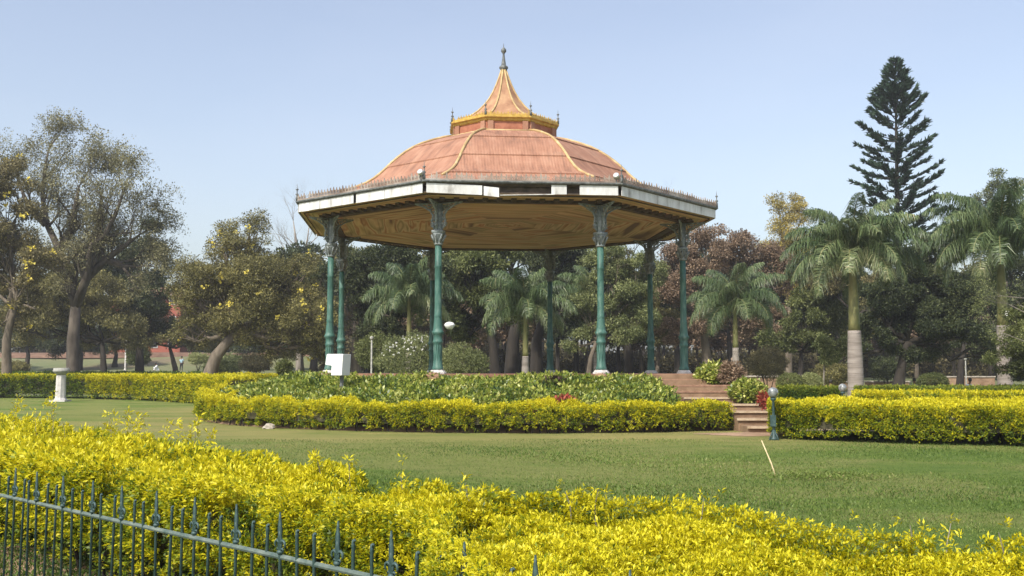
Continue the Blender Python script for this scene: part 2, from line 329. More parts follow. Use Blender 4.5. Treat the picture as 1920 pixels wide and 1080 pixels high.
# far bank of bare red earth at the left
mb = MB(); g = []
for i in range(41):
    x = -75 + i * 2.0
    for j, (yy, dz) in enumerate(((139.5, -.1), (140.3, .3), (141.5, .42), (143, .3), (146, -.4))):
        g.append((x, yy + 2 * math.sin(x * .13), float(terrain(x, yy)) + dz * (1 + .15 * math.sin(x * .5))))
mb.add(g, [(i * 5 + j, (i + 1) * 5 + j, (i + 1) * 5 + j + 1, i * 5 + j + 1) for i in range(40) for j in range(4)])
tag(mb.build('earth_bank', M['bank'], sm=True), kind='structure')

# ------------------------------------------------------------------ bandstand mound and plants
BC = np.array([-.32, 38.0]); ROT = 5.3; FLOOR = 1.52
mb = MB(); prof = [(11.45, -.05), (11.0, .10), (9.8, .45), (8.4, .85), (7.45, 1.12), (6.9, 1.2), (0.01, 1.2)]
lathe(mb, [(r, z) for r, z in prof], (BC[0] + .5, BC[1], 0), 64, cap=False)
tag(mb.build('mound', M['dirt'], sm=True), kind='structure')
def mound_z(r): return np.interp(r, [0, 6.9, 7.45, 8.4, 9.8, 11.2, 12.6], [1.2, 1.2, 1.12, .85, .45, .12, .0])

def ribbon_hedge(name, near, far, height, n, leaf, label, mat, cat='hedge', group=None, top_t=.85, side_t=.42, core=True, z0=None, k=7, Wd=.36, low=.1, lumpy=.07, density_by_dist=False, stems=True, gap=.22, leafdist=None, airy=0.):
    near = np.array(near, float); far = np.array(far, float); m = len(near)
    h = np.broadcast_to(height, m).astype(float)
    mid = (near + far) / 2; seg = np.r_[0, np.cumsum(np.linalg.norm(np.diff(mid, axis=0), axis=1))]; seg /= seg[-1]
    if density_by_dist:
        w_ = 1 / np.linalg.norm(mid, axis=1) ** 1.5; s = np.linspace(0, 1, 400); wd = np.interp(s, seg, w_); cd = np.cumsum(wd); cd /= cd[-1]
        u = np.interp(RNG.random(n), cd, s)
    else: u = RNG.random(n)
    I = lambda arr: np.interp(u, seg, arr)
    A = np.stack([I(near[:, 0]), I(near[:, 1])], 1); B = np.stack([I(far[:, 0]), I(far[:, 1])], 1); H = I(h)
    W_ = np.linalg.norm(B - A, axis=1); per = W_ + 1.6 * H
    t = RNG.random(n) * per
    dirn = unit(B - A); Pt = np.zeros((n, 3)); Nn = np.zeros((n, 3))
    s1 = t < H * .95; s3 = t > per - H * .65; s2 = ~(s1 | s3)
    zz = np.where(s1, t / .95, np.where(s3, (per - t) / .65, H)); fr = np.where(s1, 0, np.where(s3, 1, np.clip((t - H * .95) / W_, 0, 1)))
    # rounded shoulders
    sh = .16 * np.minimum(1, W_ / 1.0)
    edge = np.minimum(fr, 1 - fr) * W_
    drop = np.where(s2, np.clip(1 - edge / sh, 0, 1) ** 2 * .12, 0)
    inn = np.where(s2, 0, np.clip((zz / H - .75) / .25, 0, 1) ** 2 * .1)
    base = A + dirn * (fr * W_)[:, None] + np.where(s1, 1, np.where(s3, -1, 0))[:, None] * dirn * inn[:, None]
    Nn[s1, :2] = -dirn[s1]; Nn[s3, :2] = dirn[s3]; Nn[s2, 2] = 1
    Nn[:, 2] += .35; Nn = unit(Nn)
    gz = terrain(base[:, 0], base[:, 1]) if z0 is None else z0
    Pt = np.concatenate([base, (gz + low * (zz < H) + zz * (1 - low * .5) - drop)[:, None]], 1)
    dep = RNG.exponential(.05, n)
    lp = lump(Pt[:, 0] * 1.2, Pt[:, 1] * 1.2, Pt[:, 2] * 2)
    lq = lump(Pt[:, 0] * 4 + 3, Pt[:, 1] * 4, Pt[:, 2] * 4)
    Pt = Pt + Nn * (lumpy * lp + lumpy * .6 * lq - dep)[:, None]
    D = unit(Nn + RNG.normal(0, .35, (n, 3)) + np.array([0, 0, .25]))
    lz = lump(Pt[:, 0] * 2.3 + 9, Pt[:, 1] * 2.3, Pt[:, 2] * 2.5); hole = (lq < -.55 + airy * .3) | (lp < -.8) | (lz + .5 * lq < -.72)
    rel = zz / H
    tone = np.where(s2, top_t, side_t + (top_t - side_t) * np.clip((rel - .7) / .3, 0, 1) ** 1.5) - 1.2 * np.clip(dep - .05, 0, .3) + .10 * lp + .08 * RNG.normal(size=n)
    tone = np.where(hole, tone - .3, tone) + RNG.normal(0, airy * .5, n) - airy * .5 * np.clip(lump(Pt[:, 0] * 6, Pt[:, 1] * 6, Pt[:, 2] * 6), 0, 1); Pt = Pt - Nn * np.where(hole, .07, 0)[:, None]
    keep = ~(hole & (RNG.random(n) < .45 + airy)) & ~((~s2) & (rel < gap) & (RNG.random(n) < (.55 if gap < .25 else .85)))
    o = (near[0] + far[0]) / 2
    th = thing(name, (o[0], o[1], float(terrain(*o)) if z0 is None else 0), label, cat, group)
    dist = np.linalg.norm(Pt[keep][:, :2], axis=1)
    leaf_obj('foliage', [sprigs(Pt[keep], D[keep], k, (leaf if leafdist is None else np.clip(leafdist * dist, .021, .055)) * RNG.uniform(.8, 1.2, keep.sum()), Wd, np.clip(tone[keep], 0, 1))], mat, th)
    if core:  # solid dark core added inside the leaves, its colour gives the hedge's inner shade
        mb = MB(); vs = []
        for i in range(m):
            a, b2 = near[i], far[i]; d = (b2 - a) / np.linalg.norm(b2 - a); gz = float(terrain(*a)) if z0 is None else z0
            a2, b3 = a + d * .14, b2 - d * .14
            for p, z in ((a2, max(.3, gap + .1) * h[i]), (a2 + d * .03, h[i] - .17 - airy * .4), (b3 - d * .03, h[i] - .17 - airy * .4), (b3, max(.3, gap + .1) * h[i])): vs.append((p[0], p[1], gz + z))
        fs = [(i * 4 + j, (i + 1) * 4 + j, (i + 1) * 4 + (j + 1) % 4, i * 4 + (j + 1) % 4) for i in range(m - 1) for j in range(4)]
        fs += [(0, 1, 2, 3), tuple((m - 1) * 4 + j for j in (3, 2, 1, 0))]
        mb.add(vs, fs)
        mb.build('shade_core', M['core'], th)
    if stems:
        mb = MB(); ns = int(min(160, 3 * np.sum(np.linalg.norm(np.diff(mid, axis=0), axis=1))))
        for i in range(ns):
            q = random.random(); a = np.array([np.interp(q, seg, near[:, 0]), np.interp(q, seg, near[:, 1])]); b2 = np.array([np.interp(q, seg, far[:, 0]), np.interp(q, seg, far[:, 1])])
            p = a + (b2 - a) * random.uniform(.06, .5); hh = float(np.interp(q, seg, h)); gz = float(terrain(*p)) if z0 is None else z0
            tube(mb, [(p[0], p[1], gz - .02), (p[0] + random.uniform(-.05, .05), p[1], gz + .15), (p[0] + random.uniform(-.12, .12), p[1] + random.uniform(-.1, .1), gz + hh * .6)], [.018, .014, .008], 4)
        mb.build('stems', M['bark_dark'], th)
    return th

# hedge ring round the mound
def ringpts(a0, a1, r, n, c=(.5, 38.0)):
    return [(c[0] + r * math.cos(R(a)), c[1] + r * math.sin(R(a))) for a in np.linspace(a0, a1, n)]
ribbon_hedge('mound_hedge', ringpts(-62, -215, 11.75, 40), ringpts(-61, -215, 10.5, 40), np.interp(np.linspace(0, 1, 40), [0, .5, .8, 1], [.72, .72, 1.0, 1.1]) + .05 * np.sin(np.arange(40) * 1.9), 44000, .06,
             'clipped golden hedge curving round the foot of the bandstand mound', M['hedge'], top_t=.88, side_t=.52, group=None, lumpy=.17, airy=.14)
# plants covering the mound
n = 26000
a = R(1) * RNG.uniform(-215, -48, n); r = np.sqrt(RNG.uniform(7.3 ** 2, 11.2 ** 2, n))
px_, py_ = BC[0] + .5 + r * np.cos(a), BC[1] + r * np.sin(a)
hgt = .55 + .17 * lump(px_ * .8, py_ * .8) + .12 * lump(px_ * 2.1, py_ * 2.1); hgt = np.clip(hgt, .1, .9) * (1 - .3 * smooth(10.5, 11.2, r)) * (1 - .5 * smooth(8.6, 7.3, r))
hgt = hgt + .32 * np.exp(-((px_ + 5.1) ** 2 + (py_ - 29.0) ** 2) / .7)
keep = ~((px_ > 4.2) & (py_ < 34.5) & (px_ > 4.2 + .0 * py_) & (px_ < 7.2 + (33 - py_) * .1) & (px_ > 4.0 + (34 - py_) * .12))
Pt = np.stack([px_, py_, mound_z(r) + hgt * RNG.uniform(.45, 1, n)], 1)[keep]
D = unit(np.stack([np.cos(a), np.sin(a), np.full(n, 1.2)], 1)[keep] + RNG.normal(0, .5, (keep.sum(), 3)))
tone = np.clip(.46 + .24 * lump(px_ * 1.7, py_ * 1.7)[keep] + RNG.normal(0, .16, keep.sum()), 0, 1)
tag(leaf_obj('ground_cover', [sprigs(Pt, D, 6, .12, .5, tone, 1.1, .45)], M['cover']),
    'broad leaved variegated plants covering the bandstand mound', 'ground cover', kind='stuff')

# ------------------------------------------------------------------ the bandstand
BS = thing('bandstand', (BC[0], BC[1], 1.2), 'large octagonal bandstand with red metal roof and green iron columns', 'bandstand')
def ov(k, r): a = R(-90 + ROT + 22.5 + 45 * k); return np.array([BC[0] + r * math.cos(a), BC[1] + r * math.sin(a)])
def oct_prism(mb, prof, cap=True):
    lathe(mb, prof, (BC[0], BC[1], 0), 8, cap, R(-90 + ROT + 22.5))
mb = MB(); oct_prism(mb, [(7.25, 1.1), (7.25, 1.40), (7.33, 1.402), (7.33, FLOOR), (0.01, FLOOR)]); mb.build('floor', M['red_floor'], BS)
mb = MB(); oct_prism(mb, [(7.27, 1.2), (7.36, 1.30), (7.36, 1.385), (7.27, 1.39)], False); mb.build('floor_rim', M['stone'], BS)
# lower roof sheets
def roof_part(name, prof, m):
    mb = MB()
    for k in range(8):
        for i in range(len(prof) - 1):
            (r0, z0), (r1, z1) = prof[i], prof[i + 1]
            a0, b0, a1, b1 = ov(k, r0), ov(k + 1, r0), ov(k, r1), ov(k + 1, r1)
            w0, w1 = .7654 * r0 / 2, .7654 * r1 / 2; L0, L1 = -r0 * 1.1, -r1 * 1.1
            mb.add([(*a0, z0), (*b0, z0), (*b1, z1), (*a1, z1)], [(0, 1, 2, 3)], [[(-w0 + k * 9.3, L0), (w0 + k * 9.3, L0), (w1 + k * 9.3, L1), (-w1 + k * 9.3, L1)]])
    return mb.build(name, m, BS)
RP = [(7.92, 7.34), (7.0, 7.62), (6.4, 7.83), (5.93, 8.01), (5.5, 8.21), (5.2, 8.40), (4.9, 8.66), (4.72, 8.84), (4.52, 9.05), (4.3, 9.25), (4.0, 9.49), (3.7, 9.69), (3.37, 9.87), (2.9, 10.06), (2.45, 10.21), (2.05, 10.30)]
lips = {7: .045, 11: .04, 3: .045}
prof = []
for i, (r_, z_) in enumerate(RP):
    if i in lips: prof += [(r_ , z_ - .002), (r_ + .012, z_ + lips[i])]
    else: prof.append((r_, z_))
roof_part('lower_roof', prof, M['roof'])
def off(prof, d): return [(r + d * .5, z + d) for r, z in prof]
for k in range(8):
    mb = MB(); tube(mb, [(*ov(k, r), z + .025) for r, z in RP[2:]], .05, 8); mb.build('roof_rib', M['rib'], BS, True)
# drum, cornice, spire
mb = MB(); oct_prism(mb, [(2.10, 10.15), (2.10, 10.24), (2.02, 10.25), (2.02, 10.70)], False); drum = mb.build('drum', M['drum'], BS)
mb = MB()
for k in range(8):
    for s in (0, 1):
        v0, v1 = ov(k, 2.06), ov(k + 1, 2.06); q = .1 if s == 0 else .9; p = v0 + (v1 - v0) * q; ang = math.atan2(*(v1 - v0)[::-1])
        mb = MB(); box(mb, (p[0], p[1], 10.46), (.2, .06, .38), ang); mb.build('drum_pilaster', M['roof'], drum)
mb = MB()
for k in range(8):
    v0, v1 = ov(k, 2.2), ov(k + 1, 2.2); tube(mb, [(*v0, 10.27), (*v1, 10.27)], .04, 8)
mb.build('drum_base_roll', M['rib'], drum, True)
mb = MB(); oct_prism(mb, [(2.02, 10.64), (2.08, 10.67), (2.10, 10.73), (2.18, 10.77), (2.18, 10.83), (2.12, 10.84), (1.8, 10.9)], False); corn = mb.build('cornice', M['gold'], BS)
def crest_unit(mb, p, t, n, h, rust=None):
    """one fleur of the cresting at p, t = along, n = outward"""
    w_ = h * .32
    P3 = lambda a, z: (p[0] + t[0] * a, p[1] + t[1] * a, p[2] + z)
    vs = [P3(-.09 * h, .18 * h), P3(.09 * h, .18 * h), P3(.15 * h, .55 * h), P3(0, h), P3(-.15 * h, .55 * h)]
    o_ = np.array([n[0] * .012, n[1] * .012, 0]); vs = [np.array(q) - o_ for q in vs] + [np.array(q) + o_ for q in vs]
    mb.add(vs, [(4, 3, 2, 1, 0), (5, 6, 7, 8, 9)] + [(i, (i + 1) % 5, 5 + (i + 1) % 5, 5 + i) for i in range(5)])
    for s in (-1, 1):
        tube(mb, [P3(0, .15 * h), P3(s * .28 * h, .25 * h), P3(s * .42 * h, .48 * h), P3(s * .30 * h, .6 * h), P3(s * .22 * h, .45 * h)], .03 * h + .004, 3, False)
def cresting(k, r, z, h, step, m, parent, fin):
    mb = MB(); a, b = ov(k, r), ov(k + 1, r); L = np.linalg.norm(b - a); t = (b - a) / L; nn = np.array([t[1], -t[0]])
    N_ = int(L / step)
    for i in range(N_):
        q = a + t * (i + .5) * L / N_
        hh = h * random.uniform(.8, 1.1)
        if random.random() < .06: continue
        tilt = random.uniform(-.02, .02)
        crest_unit(mb, (q[0], q[1], z), t, nn, hh)
    bar(mb, (*a, z + .02), (*b, z + .02), .03, .05)
    o = mb.build('cresting', m, parent)
    mb = MB(); q = ov(k, r)
    lathe(mb, [(.045, 0), (.045, fin * .25), (.02, fin * .3), (.06, fin * .38), (.02, fin * .46), (.015, fin * .6), (.05, fin * .66), (.05, fin * .69), (.012, fin * .72), (.003, fin)], (q[0], q[1], z), 8)
    mb.build('corner_finial', M['iron'], o, True)
    return o
for k in range(8): cresting(k, 2.14, 10.83, .17, .12, M['gold'], corn, .55)
US = [(2.1, 10.83), (1.7, 10.97), (1.36, 11.15), (1.08, 11.36), (.84, 11.60), (.62, 11.88), (.45, 12.18), (.31, 12.48), (.19, 12.79), (.09, 13.08)]
roof_part('spire_roof', US, M['spire'])
for k in range(8):
    mb = MB(); tube(mb, [(*ov(k, r), z + .02) for r, z in US[1:]], .038, 6); mb.build('spire_rib', M['rib'], BS, True)
mb = MB(); lathe(mb, [(.1, 13.02), (.12, 13.1), (.17, 13.16), (.17, 13.22), (.10, 13.27), (.06, 13.5), (.035, 13.72), (.05, 13.76), (.10, 13.82), (.10, 13.90), (.05, 13.96), (.02, 13.99), (.012, 14.05), (.004, 14.16)], (*BC, 0), 14)
mb.build('finial', M['iron'], BS, True)
# eave: timber frame behind, white boards, gutter strip
mb = MB(); oct_prism(mb, [(7.70, 6.98), (7.70, 7.40), (7.60, 7.40)], False); oct_prism(mb, [(7.84, 7.03), (7.84, 7.07), (7.70, 7.07)], False); oct_prism(mb, [(7.80, 7.26), (7.93, 7.32), (7.95, 7.36), (7.90, 7.38)], False)
mb.build('eave_frame', M['timber'], BS)
mb = MB(); oct_prism(mb, [(7.90, 7.325), (7.97, 7.33), (8.0, 7.36), (8.0, 7.40), (7.86, 7.42)], False); mb.build('gutter', M['iron'], BS)
def fascia(k, f0, f1, d0=0., d1=0., tilt=0.):
    a, b = ov(k, 7.92), ov(k + 1, 7.92); L = np.linalg.norm(b - a); t = (b - a) / L; nn = np.array([t[1], -t[0]])
    p, q = a + t * L * f0, a + t * L * f1
    zb, zt = 7.02, 7.315; th = .025
    vs = []
    for o_ in (0, -th):
        for pt, dz in ((p, d0), (q, d1)):
            for z, tt in ((zb, tilt), (zt, 0)):
                vs.append((*(pt + nn * (o_ + tt)), z + dz))
    mb = MB(); mb.add(vs, [(0, 2, 3, 1), (4, 5, 7, 6), (0, 1, 5, 4), (2, 6, 7, 3), (1, 3, 7, 5), (0, 4, 6, 2)])
    mb.build('fascia_board', M['white'], BS)
FRONT = 7            # side between vertex 7 and 0 faces the camera
for k in range(8):
    if k == FRONT:
        for q in ((.01, .29, 0, -.055, .0), (.298, .375, -.075, -.12, .05), (.642, .72, .0, .005, 0), (.787, .985, .0, .0, 0)): fascia(k, *q)
        mb = MB(); a, b = ov(k, 7.9), ov(k + 1, 7.9); bar(mb, (*(a + (b - a) * .38), 6.97), (*(a + (b - a) * .66), 7.02), .06, .02); mb.build('loose_strip', M['white'], BS)
    elif k == 6:
        for q in ((.01, .105), (.108, .19), (.193, .285), (.288, .375), (.378, .468), (.49, .71), (.713, .985)): fascia(k, *q, 0, random.uniform(-.008, .008))
    else:
        cuts = sorted([0.008, .992] + [random.uniform(.1, .9) for _ in range(3)])
        for i in range(len(cuts) - 1): fascia(k, cuts[i] + .001, cuts[i + 1] - .001)
for k in range(8):
    cresting(k, 7.95, 7.40, .26, .15, M['rust_iron'], BS, .6)
# ceiling
mb = MB()
def ring_uv(mb, r0, z0, r1, z1):
    for k in range(8):
        a0, b0, a1, b1 = ov(k, r0), ov(k + 1, r0), ov(k, r1), ov(k + 1, r1); w0, w1 = .3827 * r0, .3827 * r1
        mb.add([(*a0, z0), (*b0, z0), (*b1, z1), (*a1, z1)], [(3, 2, 1, 0)], [[(-w1 + k * 13.7, r1), (w1 + k * 13.7, r1), (w0 + k * 13.7, r0), (-w0 + k * 13.7, r0)]])
ring_uv(mb, 7.84, 7.03, 6.9, 6.99)
ring_uv(mb, 6.6, 6.95, .02, 7.12)
mb.build('ceiling', M['ceiling'], BS)
mb = MB(); oct_prism(mb, [(6.86, 6.91), (6.86, 7.0)], False); oct_prism(mb, [(6.58, 7.0), (6.58, 6.91), (6.86, 6.91)], False); mb.build('ring_beam', M['timber'], BS)
mb = MB(); box(mb, (0, 0, 0), (.17, .24, .12)); box(mb, (0, .04, -.07), (.11, .12, .03)); dme = None
for k in range(8):
    a, b = ov(k, 7.05), ov(k + 1, 7.05); ang = math.atan2(*(b - a)[::-1]); N_ = 12
    for i in range(N_):
        p = a + (b - a) * (i + .5) / N_
        if dme is None: o = mb.build('dentil', M['timber'], BS); dme = o.data
        else: o = link('dentil', dme, BS)
        o.location = (p[0], p[1], 6.99); o.rotation_euler = (0, 0, ang)
# columns (local coordinates, base at origin = floor level)
def make_column():
    mb = MB(); lathe(mb, [(.165, .10), (.175, .13), (.175, .18), (.15, .22), (.134, .5), (.136, .92), (.16, .95), (.16, 1.0), (.138, 1.03), (.142, 1.16), (.165, 1.20), (.19, 1.25), (.19, 1.29), (.155, 1.33), (.145, 1.40), (.135, 1.55), (.12, 1.7), (.116, 1.74), (.13, 1.78), (.116, 1.82), (.112, 2.0), (.108, 2.8), (.11, 3.3), (.125, 3.33), (.108, 3.37), (.104, 4.0)], (0, 0, 0), 16)
    # raised reeds on the shaft
    for k in range(10):
        t = 2 * math.pi * k / 10; tube(mb, [(.128 * math.cos(t), .128 * math.sin(t), .28), (.128 * math.cos(t), .128 * math.sin(t), .88)], .014, 4)
    c_ = mb.build('column', M['green_paint'], None, True)
    return c_
colm = make_column()
def child(name, mb, m, par, sm=True):
    o = mb.build(name, m, None, sm); o.parent = par; return o
mb = MB(); lathe(mb, [(.27, -.12), (.27, .03), (.23, .05), (.21, .10), (.165, .102)], (0, 0, 0), 8, rot=R(22.5)); child('column_base', mb, M['white_post'], colm, False)
mb = MB(); lathe(mb, [(.12, 4.0), (.15, 4.03), (.12, 4.08), (.13, 4.2), (.19, 4.33), (.21, 4.36)], (0, 0, 0), 12)
box(mb, (0, 0, 4.42), (.34, .34, .10)); lathe(mb, [(.12, 4.47), (.10, 4.6), (.095, 5.34)], (0, 0, 0), 8)
for k in range(8):
    t = math.pi * k / 4
    tube(mb, [(.13 * math.cos(t), .13 * math.sin(t), 4.08), (.19 * math.cos(t), .19 * math.sin(t), 4.22), (.25 * math.cos(t), .25 * math.sin(t), 4.32), (.24 * math.cos(t), .24 * math.sin(t), 4.26)], [.03, .03, .028, .02], 5)
child('capital', mb, M['cap_grey'], colm, True)
def spiral(mb, cx, cz, r0, turns, a0, rad, sgn=1, n=14):
    pts = []
    for i in range(n):
        q = i / (n - 1); a = a0 + sgn * turns * 2 * math.pi * q; rr = r0 * (1 - .8 * q); pts.append((cx + rr * math.cos(a), 0, cz + rr * math.sin(a)))
    tube(mb, pts, rad, 5)
def bracket():
    mb = MB()
    tube(mb, [(.11, 0, 4.5), (.19, 0, 4.6), (.22, 0, 4.8), (.2, 0, 4.95), (.28, 0, 5.1), (.5, 0, 5.24), (.78, 0, 5.33)], [.03, .035, .03, .03, .03, .028, .02], 6)
    tube(mb, [(.1, 0, 5.32), (.8, 0, 5.345)], .025, 6); tube(mb, [(.115, 0, 4.5), (.115, 0, 5.34)], .022, 5)
    for cx, cz, r0, a0, s in ((.19, 4.66, .085, 0, 1), (.17, 4.86, .07, 2, -1), (.19, 5.02, .08, 0, 1), (.24, 5.2, .10, -1, 1), (.42, 5.27, .075, 0, -1), (.58, 5.29, .055, 1, 1)): spiral(mb, cx, cz, r0, 1.3, a0, .016, s)
    for k in range(16):   # cast leaves along the scroll
        q = random.random(); x = .14 + .10 * random.random() + .35 * max(0, q - .6); z = 4.52 + .76 * q
        box(mb, (x, random.uniform(-.03, .03), z), (.05, .03, .06), random.uniform(0, 3), rx=random.uniform(0, 3))
    return mb
brk = child('bracket', bracket(), M['cap_grey'], colm, True)
for rz in (90, 180, 270):
    b2 = brk.copy(); col.objects.link(b2); b2.rotation_euler = (0, 0, R(rz))
colm.parent = BS; colm.matrix_parent_inverse = BS.matrix_world.inverted()
for k in range(8):
    if k == 0: c_ = colm
    else: c_ = copy_tree(colm, BS)
    p = ov(k, 6.72); c_.location = (p[0], p[1], FLOOR + .02); c_.rotation_euler = (0, 0, R(ROT + 22.5 + 45 * k))
# floodlights on the eave corners near the camera
for k, dx in ((7, -.1), (0, -.18)):
    p = ov(k, 7.98); mb = MB(); lathe(mb, [(.04, -.08), (.085, -.07), (.095, .04), (.08, .06)], (0, 0, 0), 14)
    o = mb.build('floodlight', M['flood'], None, True); o.rotation_euler = (R(60), 0, R(-25)); o.location = (p[0] + dx, p[1] - .02, 7.62)
    o.parent = BS; o.matrix_parent_inverse = BS.matrix_world.inverted()
    mb = MB(); tube(mb, [(p[0] + dx, p[1], 7.36), (p[0] + dx, p[1], 7.58)], .02, 6); mb.build('floodlight_arm', M['iron'], BS)

# ------------------------------------------------------------------ steps
ST = thing('steps', (6.2, 26.3, 0), 'earth red steps with pale edges climbing the mound beside the golden hedge', 'steps')
path = [((6.78, 26.5), 1.35), ((6.72, 27.3), 1.4), ((6.62, 28.1), 1.5), ((6.5, 28.9), 1.7), ((6.1, 29.7), 2.2), ((5.9, 30.4), 2.5), ((5.65, 31.1), 2.6), ((5.4, 31.9), 2.7), ((5.2, 32.7), 2.9)]
mb = MB(); mn = MB()
for i, ((x, y), w_) in enumerate(path):
    z = .168 * (i + 1)
    box(mb, (x, y + .45, z / 2 - .1), (w_, .9 + .02 * i, z + .2 - .03), R(3)); 
    if i < 5: box(mn, (x, y - .03, z - .016), (w_ + .02, .08, .055), R(3))
    box(mb, (x, y + .42, z - .02), (w_ - .01, .92, .045), R(3))
mu = MB()
for i, ((x, y), w_) in enumerate(path):
    if i >= 5: box(mu, (x, y - .03, .168 * (i + 1) - .014), (w_ + .02, .08, .055), R(3))
mu.build('upper_nosing', M['terracotta'], ST)
mb.build('tread', M['step'], ST); mn.build('nosing', M['nosing'], ST)
mb = MB(); vs = [(6.2, 25.2, .012)]
for k in range(26):
    t = 2 * math.pi * k / 26; q = 1 + .18 * math.sin(3 * t) + .1 * math.sin(7 * t + 1); vs.append((5.95 + 1.15 * q * math.cos(t), 25.95 + .62 * q * math.sin(t), .006))
vs[0] = (5.95, 25.95, .06)
mb.add(vs, [(0, 1 + k, 1 + (k + 1) % 26) for k in range(26)]); tag(mb.build('worn_earth', M['dirt'], sm=True), kind='structure')

# ------------------------------------------------------------------ hedges
def gp(x, Z): return ((x - 960) / FPX * Z, Z)
# right hedge in front, rows behind it
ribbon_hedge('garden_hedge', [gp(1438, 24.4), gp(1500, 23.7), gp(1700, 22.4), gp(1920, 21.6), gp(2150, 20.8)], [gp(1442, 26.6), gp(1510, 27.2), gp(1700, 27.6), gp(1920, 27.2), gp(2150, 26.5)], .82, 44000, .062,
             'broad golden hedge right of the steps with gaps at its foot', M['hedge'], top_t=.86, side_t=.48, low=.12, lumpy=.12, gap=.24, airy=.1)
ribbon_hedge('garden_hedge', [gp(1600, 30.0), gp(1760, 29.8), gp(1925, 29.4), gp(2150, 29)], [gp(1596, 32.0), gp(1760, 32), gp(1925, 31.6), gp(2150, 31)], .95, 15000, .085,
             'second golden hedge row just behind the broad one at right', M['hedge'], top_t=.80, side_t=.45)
ribbon_hedge('green_hedge', [gp(1458, 37), gp(1520, 37), gp(1576, 36.5)], [gp(1458, 38.6), gp(1520, 38.6), gp(1576, 38.4)], .98, 4200, .10,
             'short olive green hedge piece behind the globe lamps', M['hedge_green'], top_t=.85, side_t=.4)
ribbon_hedge('green_hedge', [gp(1600, 40.5), gp(1760, 40), gp(1920, 39), gp(2100, 38)], [gp(1600, 42.2), gp(1760, 42), gp(1920, 41), gp(2100, 40)], .98, 9000, .09,
             'long olive green hedge behind the two golden rows at right', M['hedge_green'], top_t=.85, side_t=.5)
mb = MB(); v = [(*gp(1480, 27.4), .006), (*gp(2150, 26.8), .006), (*gp(2150, 29.5), .006), (*gp(1480, 30.5), .006)]
mb.add(v, [(0, 1, 2, 3)]); tag(mb.build('path', M['nosing']), kind='structure')
# left hedges
ribbon_hedge('garden_hedge', [gp(165, 58), gp(250, 56.5), gp(320, 53), gp(380, 50), gp(430, 47)], [gp(165, 62), gp(250, 60.5), gp(320, 58), gp(400, 55), gp(480, 53)], 1.33, 15000, .14,
             'golden hedge behind the lawn between pedestal and mound', M['hedge'], top_t=.86, side_t=.58)
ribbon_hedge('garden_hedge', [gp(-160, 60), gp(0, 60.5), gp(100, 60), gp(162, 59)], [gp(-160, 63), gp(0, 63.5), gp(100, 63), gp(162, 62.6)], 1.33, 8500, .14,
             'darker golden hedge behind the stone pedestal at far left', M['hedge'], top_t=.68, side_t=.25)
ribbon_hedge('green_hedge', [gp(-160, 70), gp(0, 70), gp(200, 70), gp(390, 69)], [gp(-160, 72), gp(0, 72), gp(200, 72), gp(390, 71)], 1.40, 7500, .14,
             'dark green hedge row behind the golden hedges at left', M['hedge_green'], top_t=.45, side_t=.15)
ribbon_hedge('garden_hedge', [gp(380, 66), gp(450, 65), gp(560, 63)], [gp(380, 68), gp(450, 67), gp(560, 65)], 1.36, 4200, .14,
             'short yellow hedge strip behind the left end of the mound', M['hedge'], top_t=.8, side_t=.5)

# ------------------------------------------------------------------ foreground hedge and fence
FA = np.array([-3.95, 7.76]); FB = np.array([-.45, 4.45]); fd = (FB - FA) / np.linalg.norm(FB - FA); fn = np.array([-fd[1], fd[0]])
if fn[1] < 0: fn = -fn
sil = [(-170, 765), (0, 785), (100, 800), (200, 818), (300, 836), (400, 856), (500, 872), (600, 880), (700, 896), (800, 915), (900, 930), (1000, 938), (1100, 942), (1200, 950), (1300, 965), (1400, 988), (1500, 1003), (1600, 1018), (1700, 1022), (1800, 1022), (1930, 1030), (2100, 1050)]
HH = .82; near = []; far = []
for x, y in sil:
    u = (540 - y) / FPX; r = (x - 960) / FPX; d = np.array([r, CP - u * SP, SP + u * CP]); t = (HH - EYE) / d[2]; q = d * t
    far.append((q[0], q[1]))
    # near edge: walk from the far point square to the fence until .4 m off it
    rel = np.array([q[0], q[1]]) - FA; dist = rel @ fn
    nr = np.array([q[0], q[1]]) - fn * (dist - .55) if x < 1150 else None
    near.append(nr)
for i, nr in enumerate(near):
    if nr is None: near[i] = np.array(far[i]) - fn * (1.75 + .12 * (i - 13)) if i < 40 else nr
near = [tuple(q) for q in near]
FG = ribbon_hedge('garden_hedge', near, far, HH, 150000, .040, 'huge untrimmed golden hedge in the foreground behind the green railing', M['hedge'], top_t=.86, side_t=.50, k=7, lumpy=.09, density_by_dist=True, low=.12, Wd=.40, leafdist=.0046, gap=.26, airy=.3)
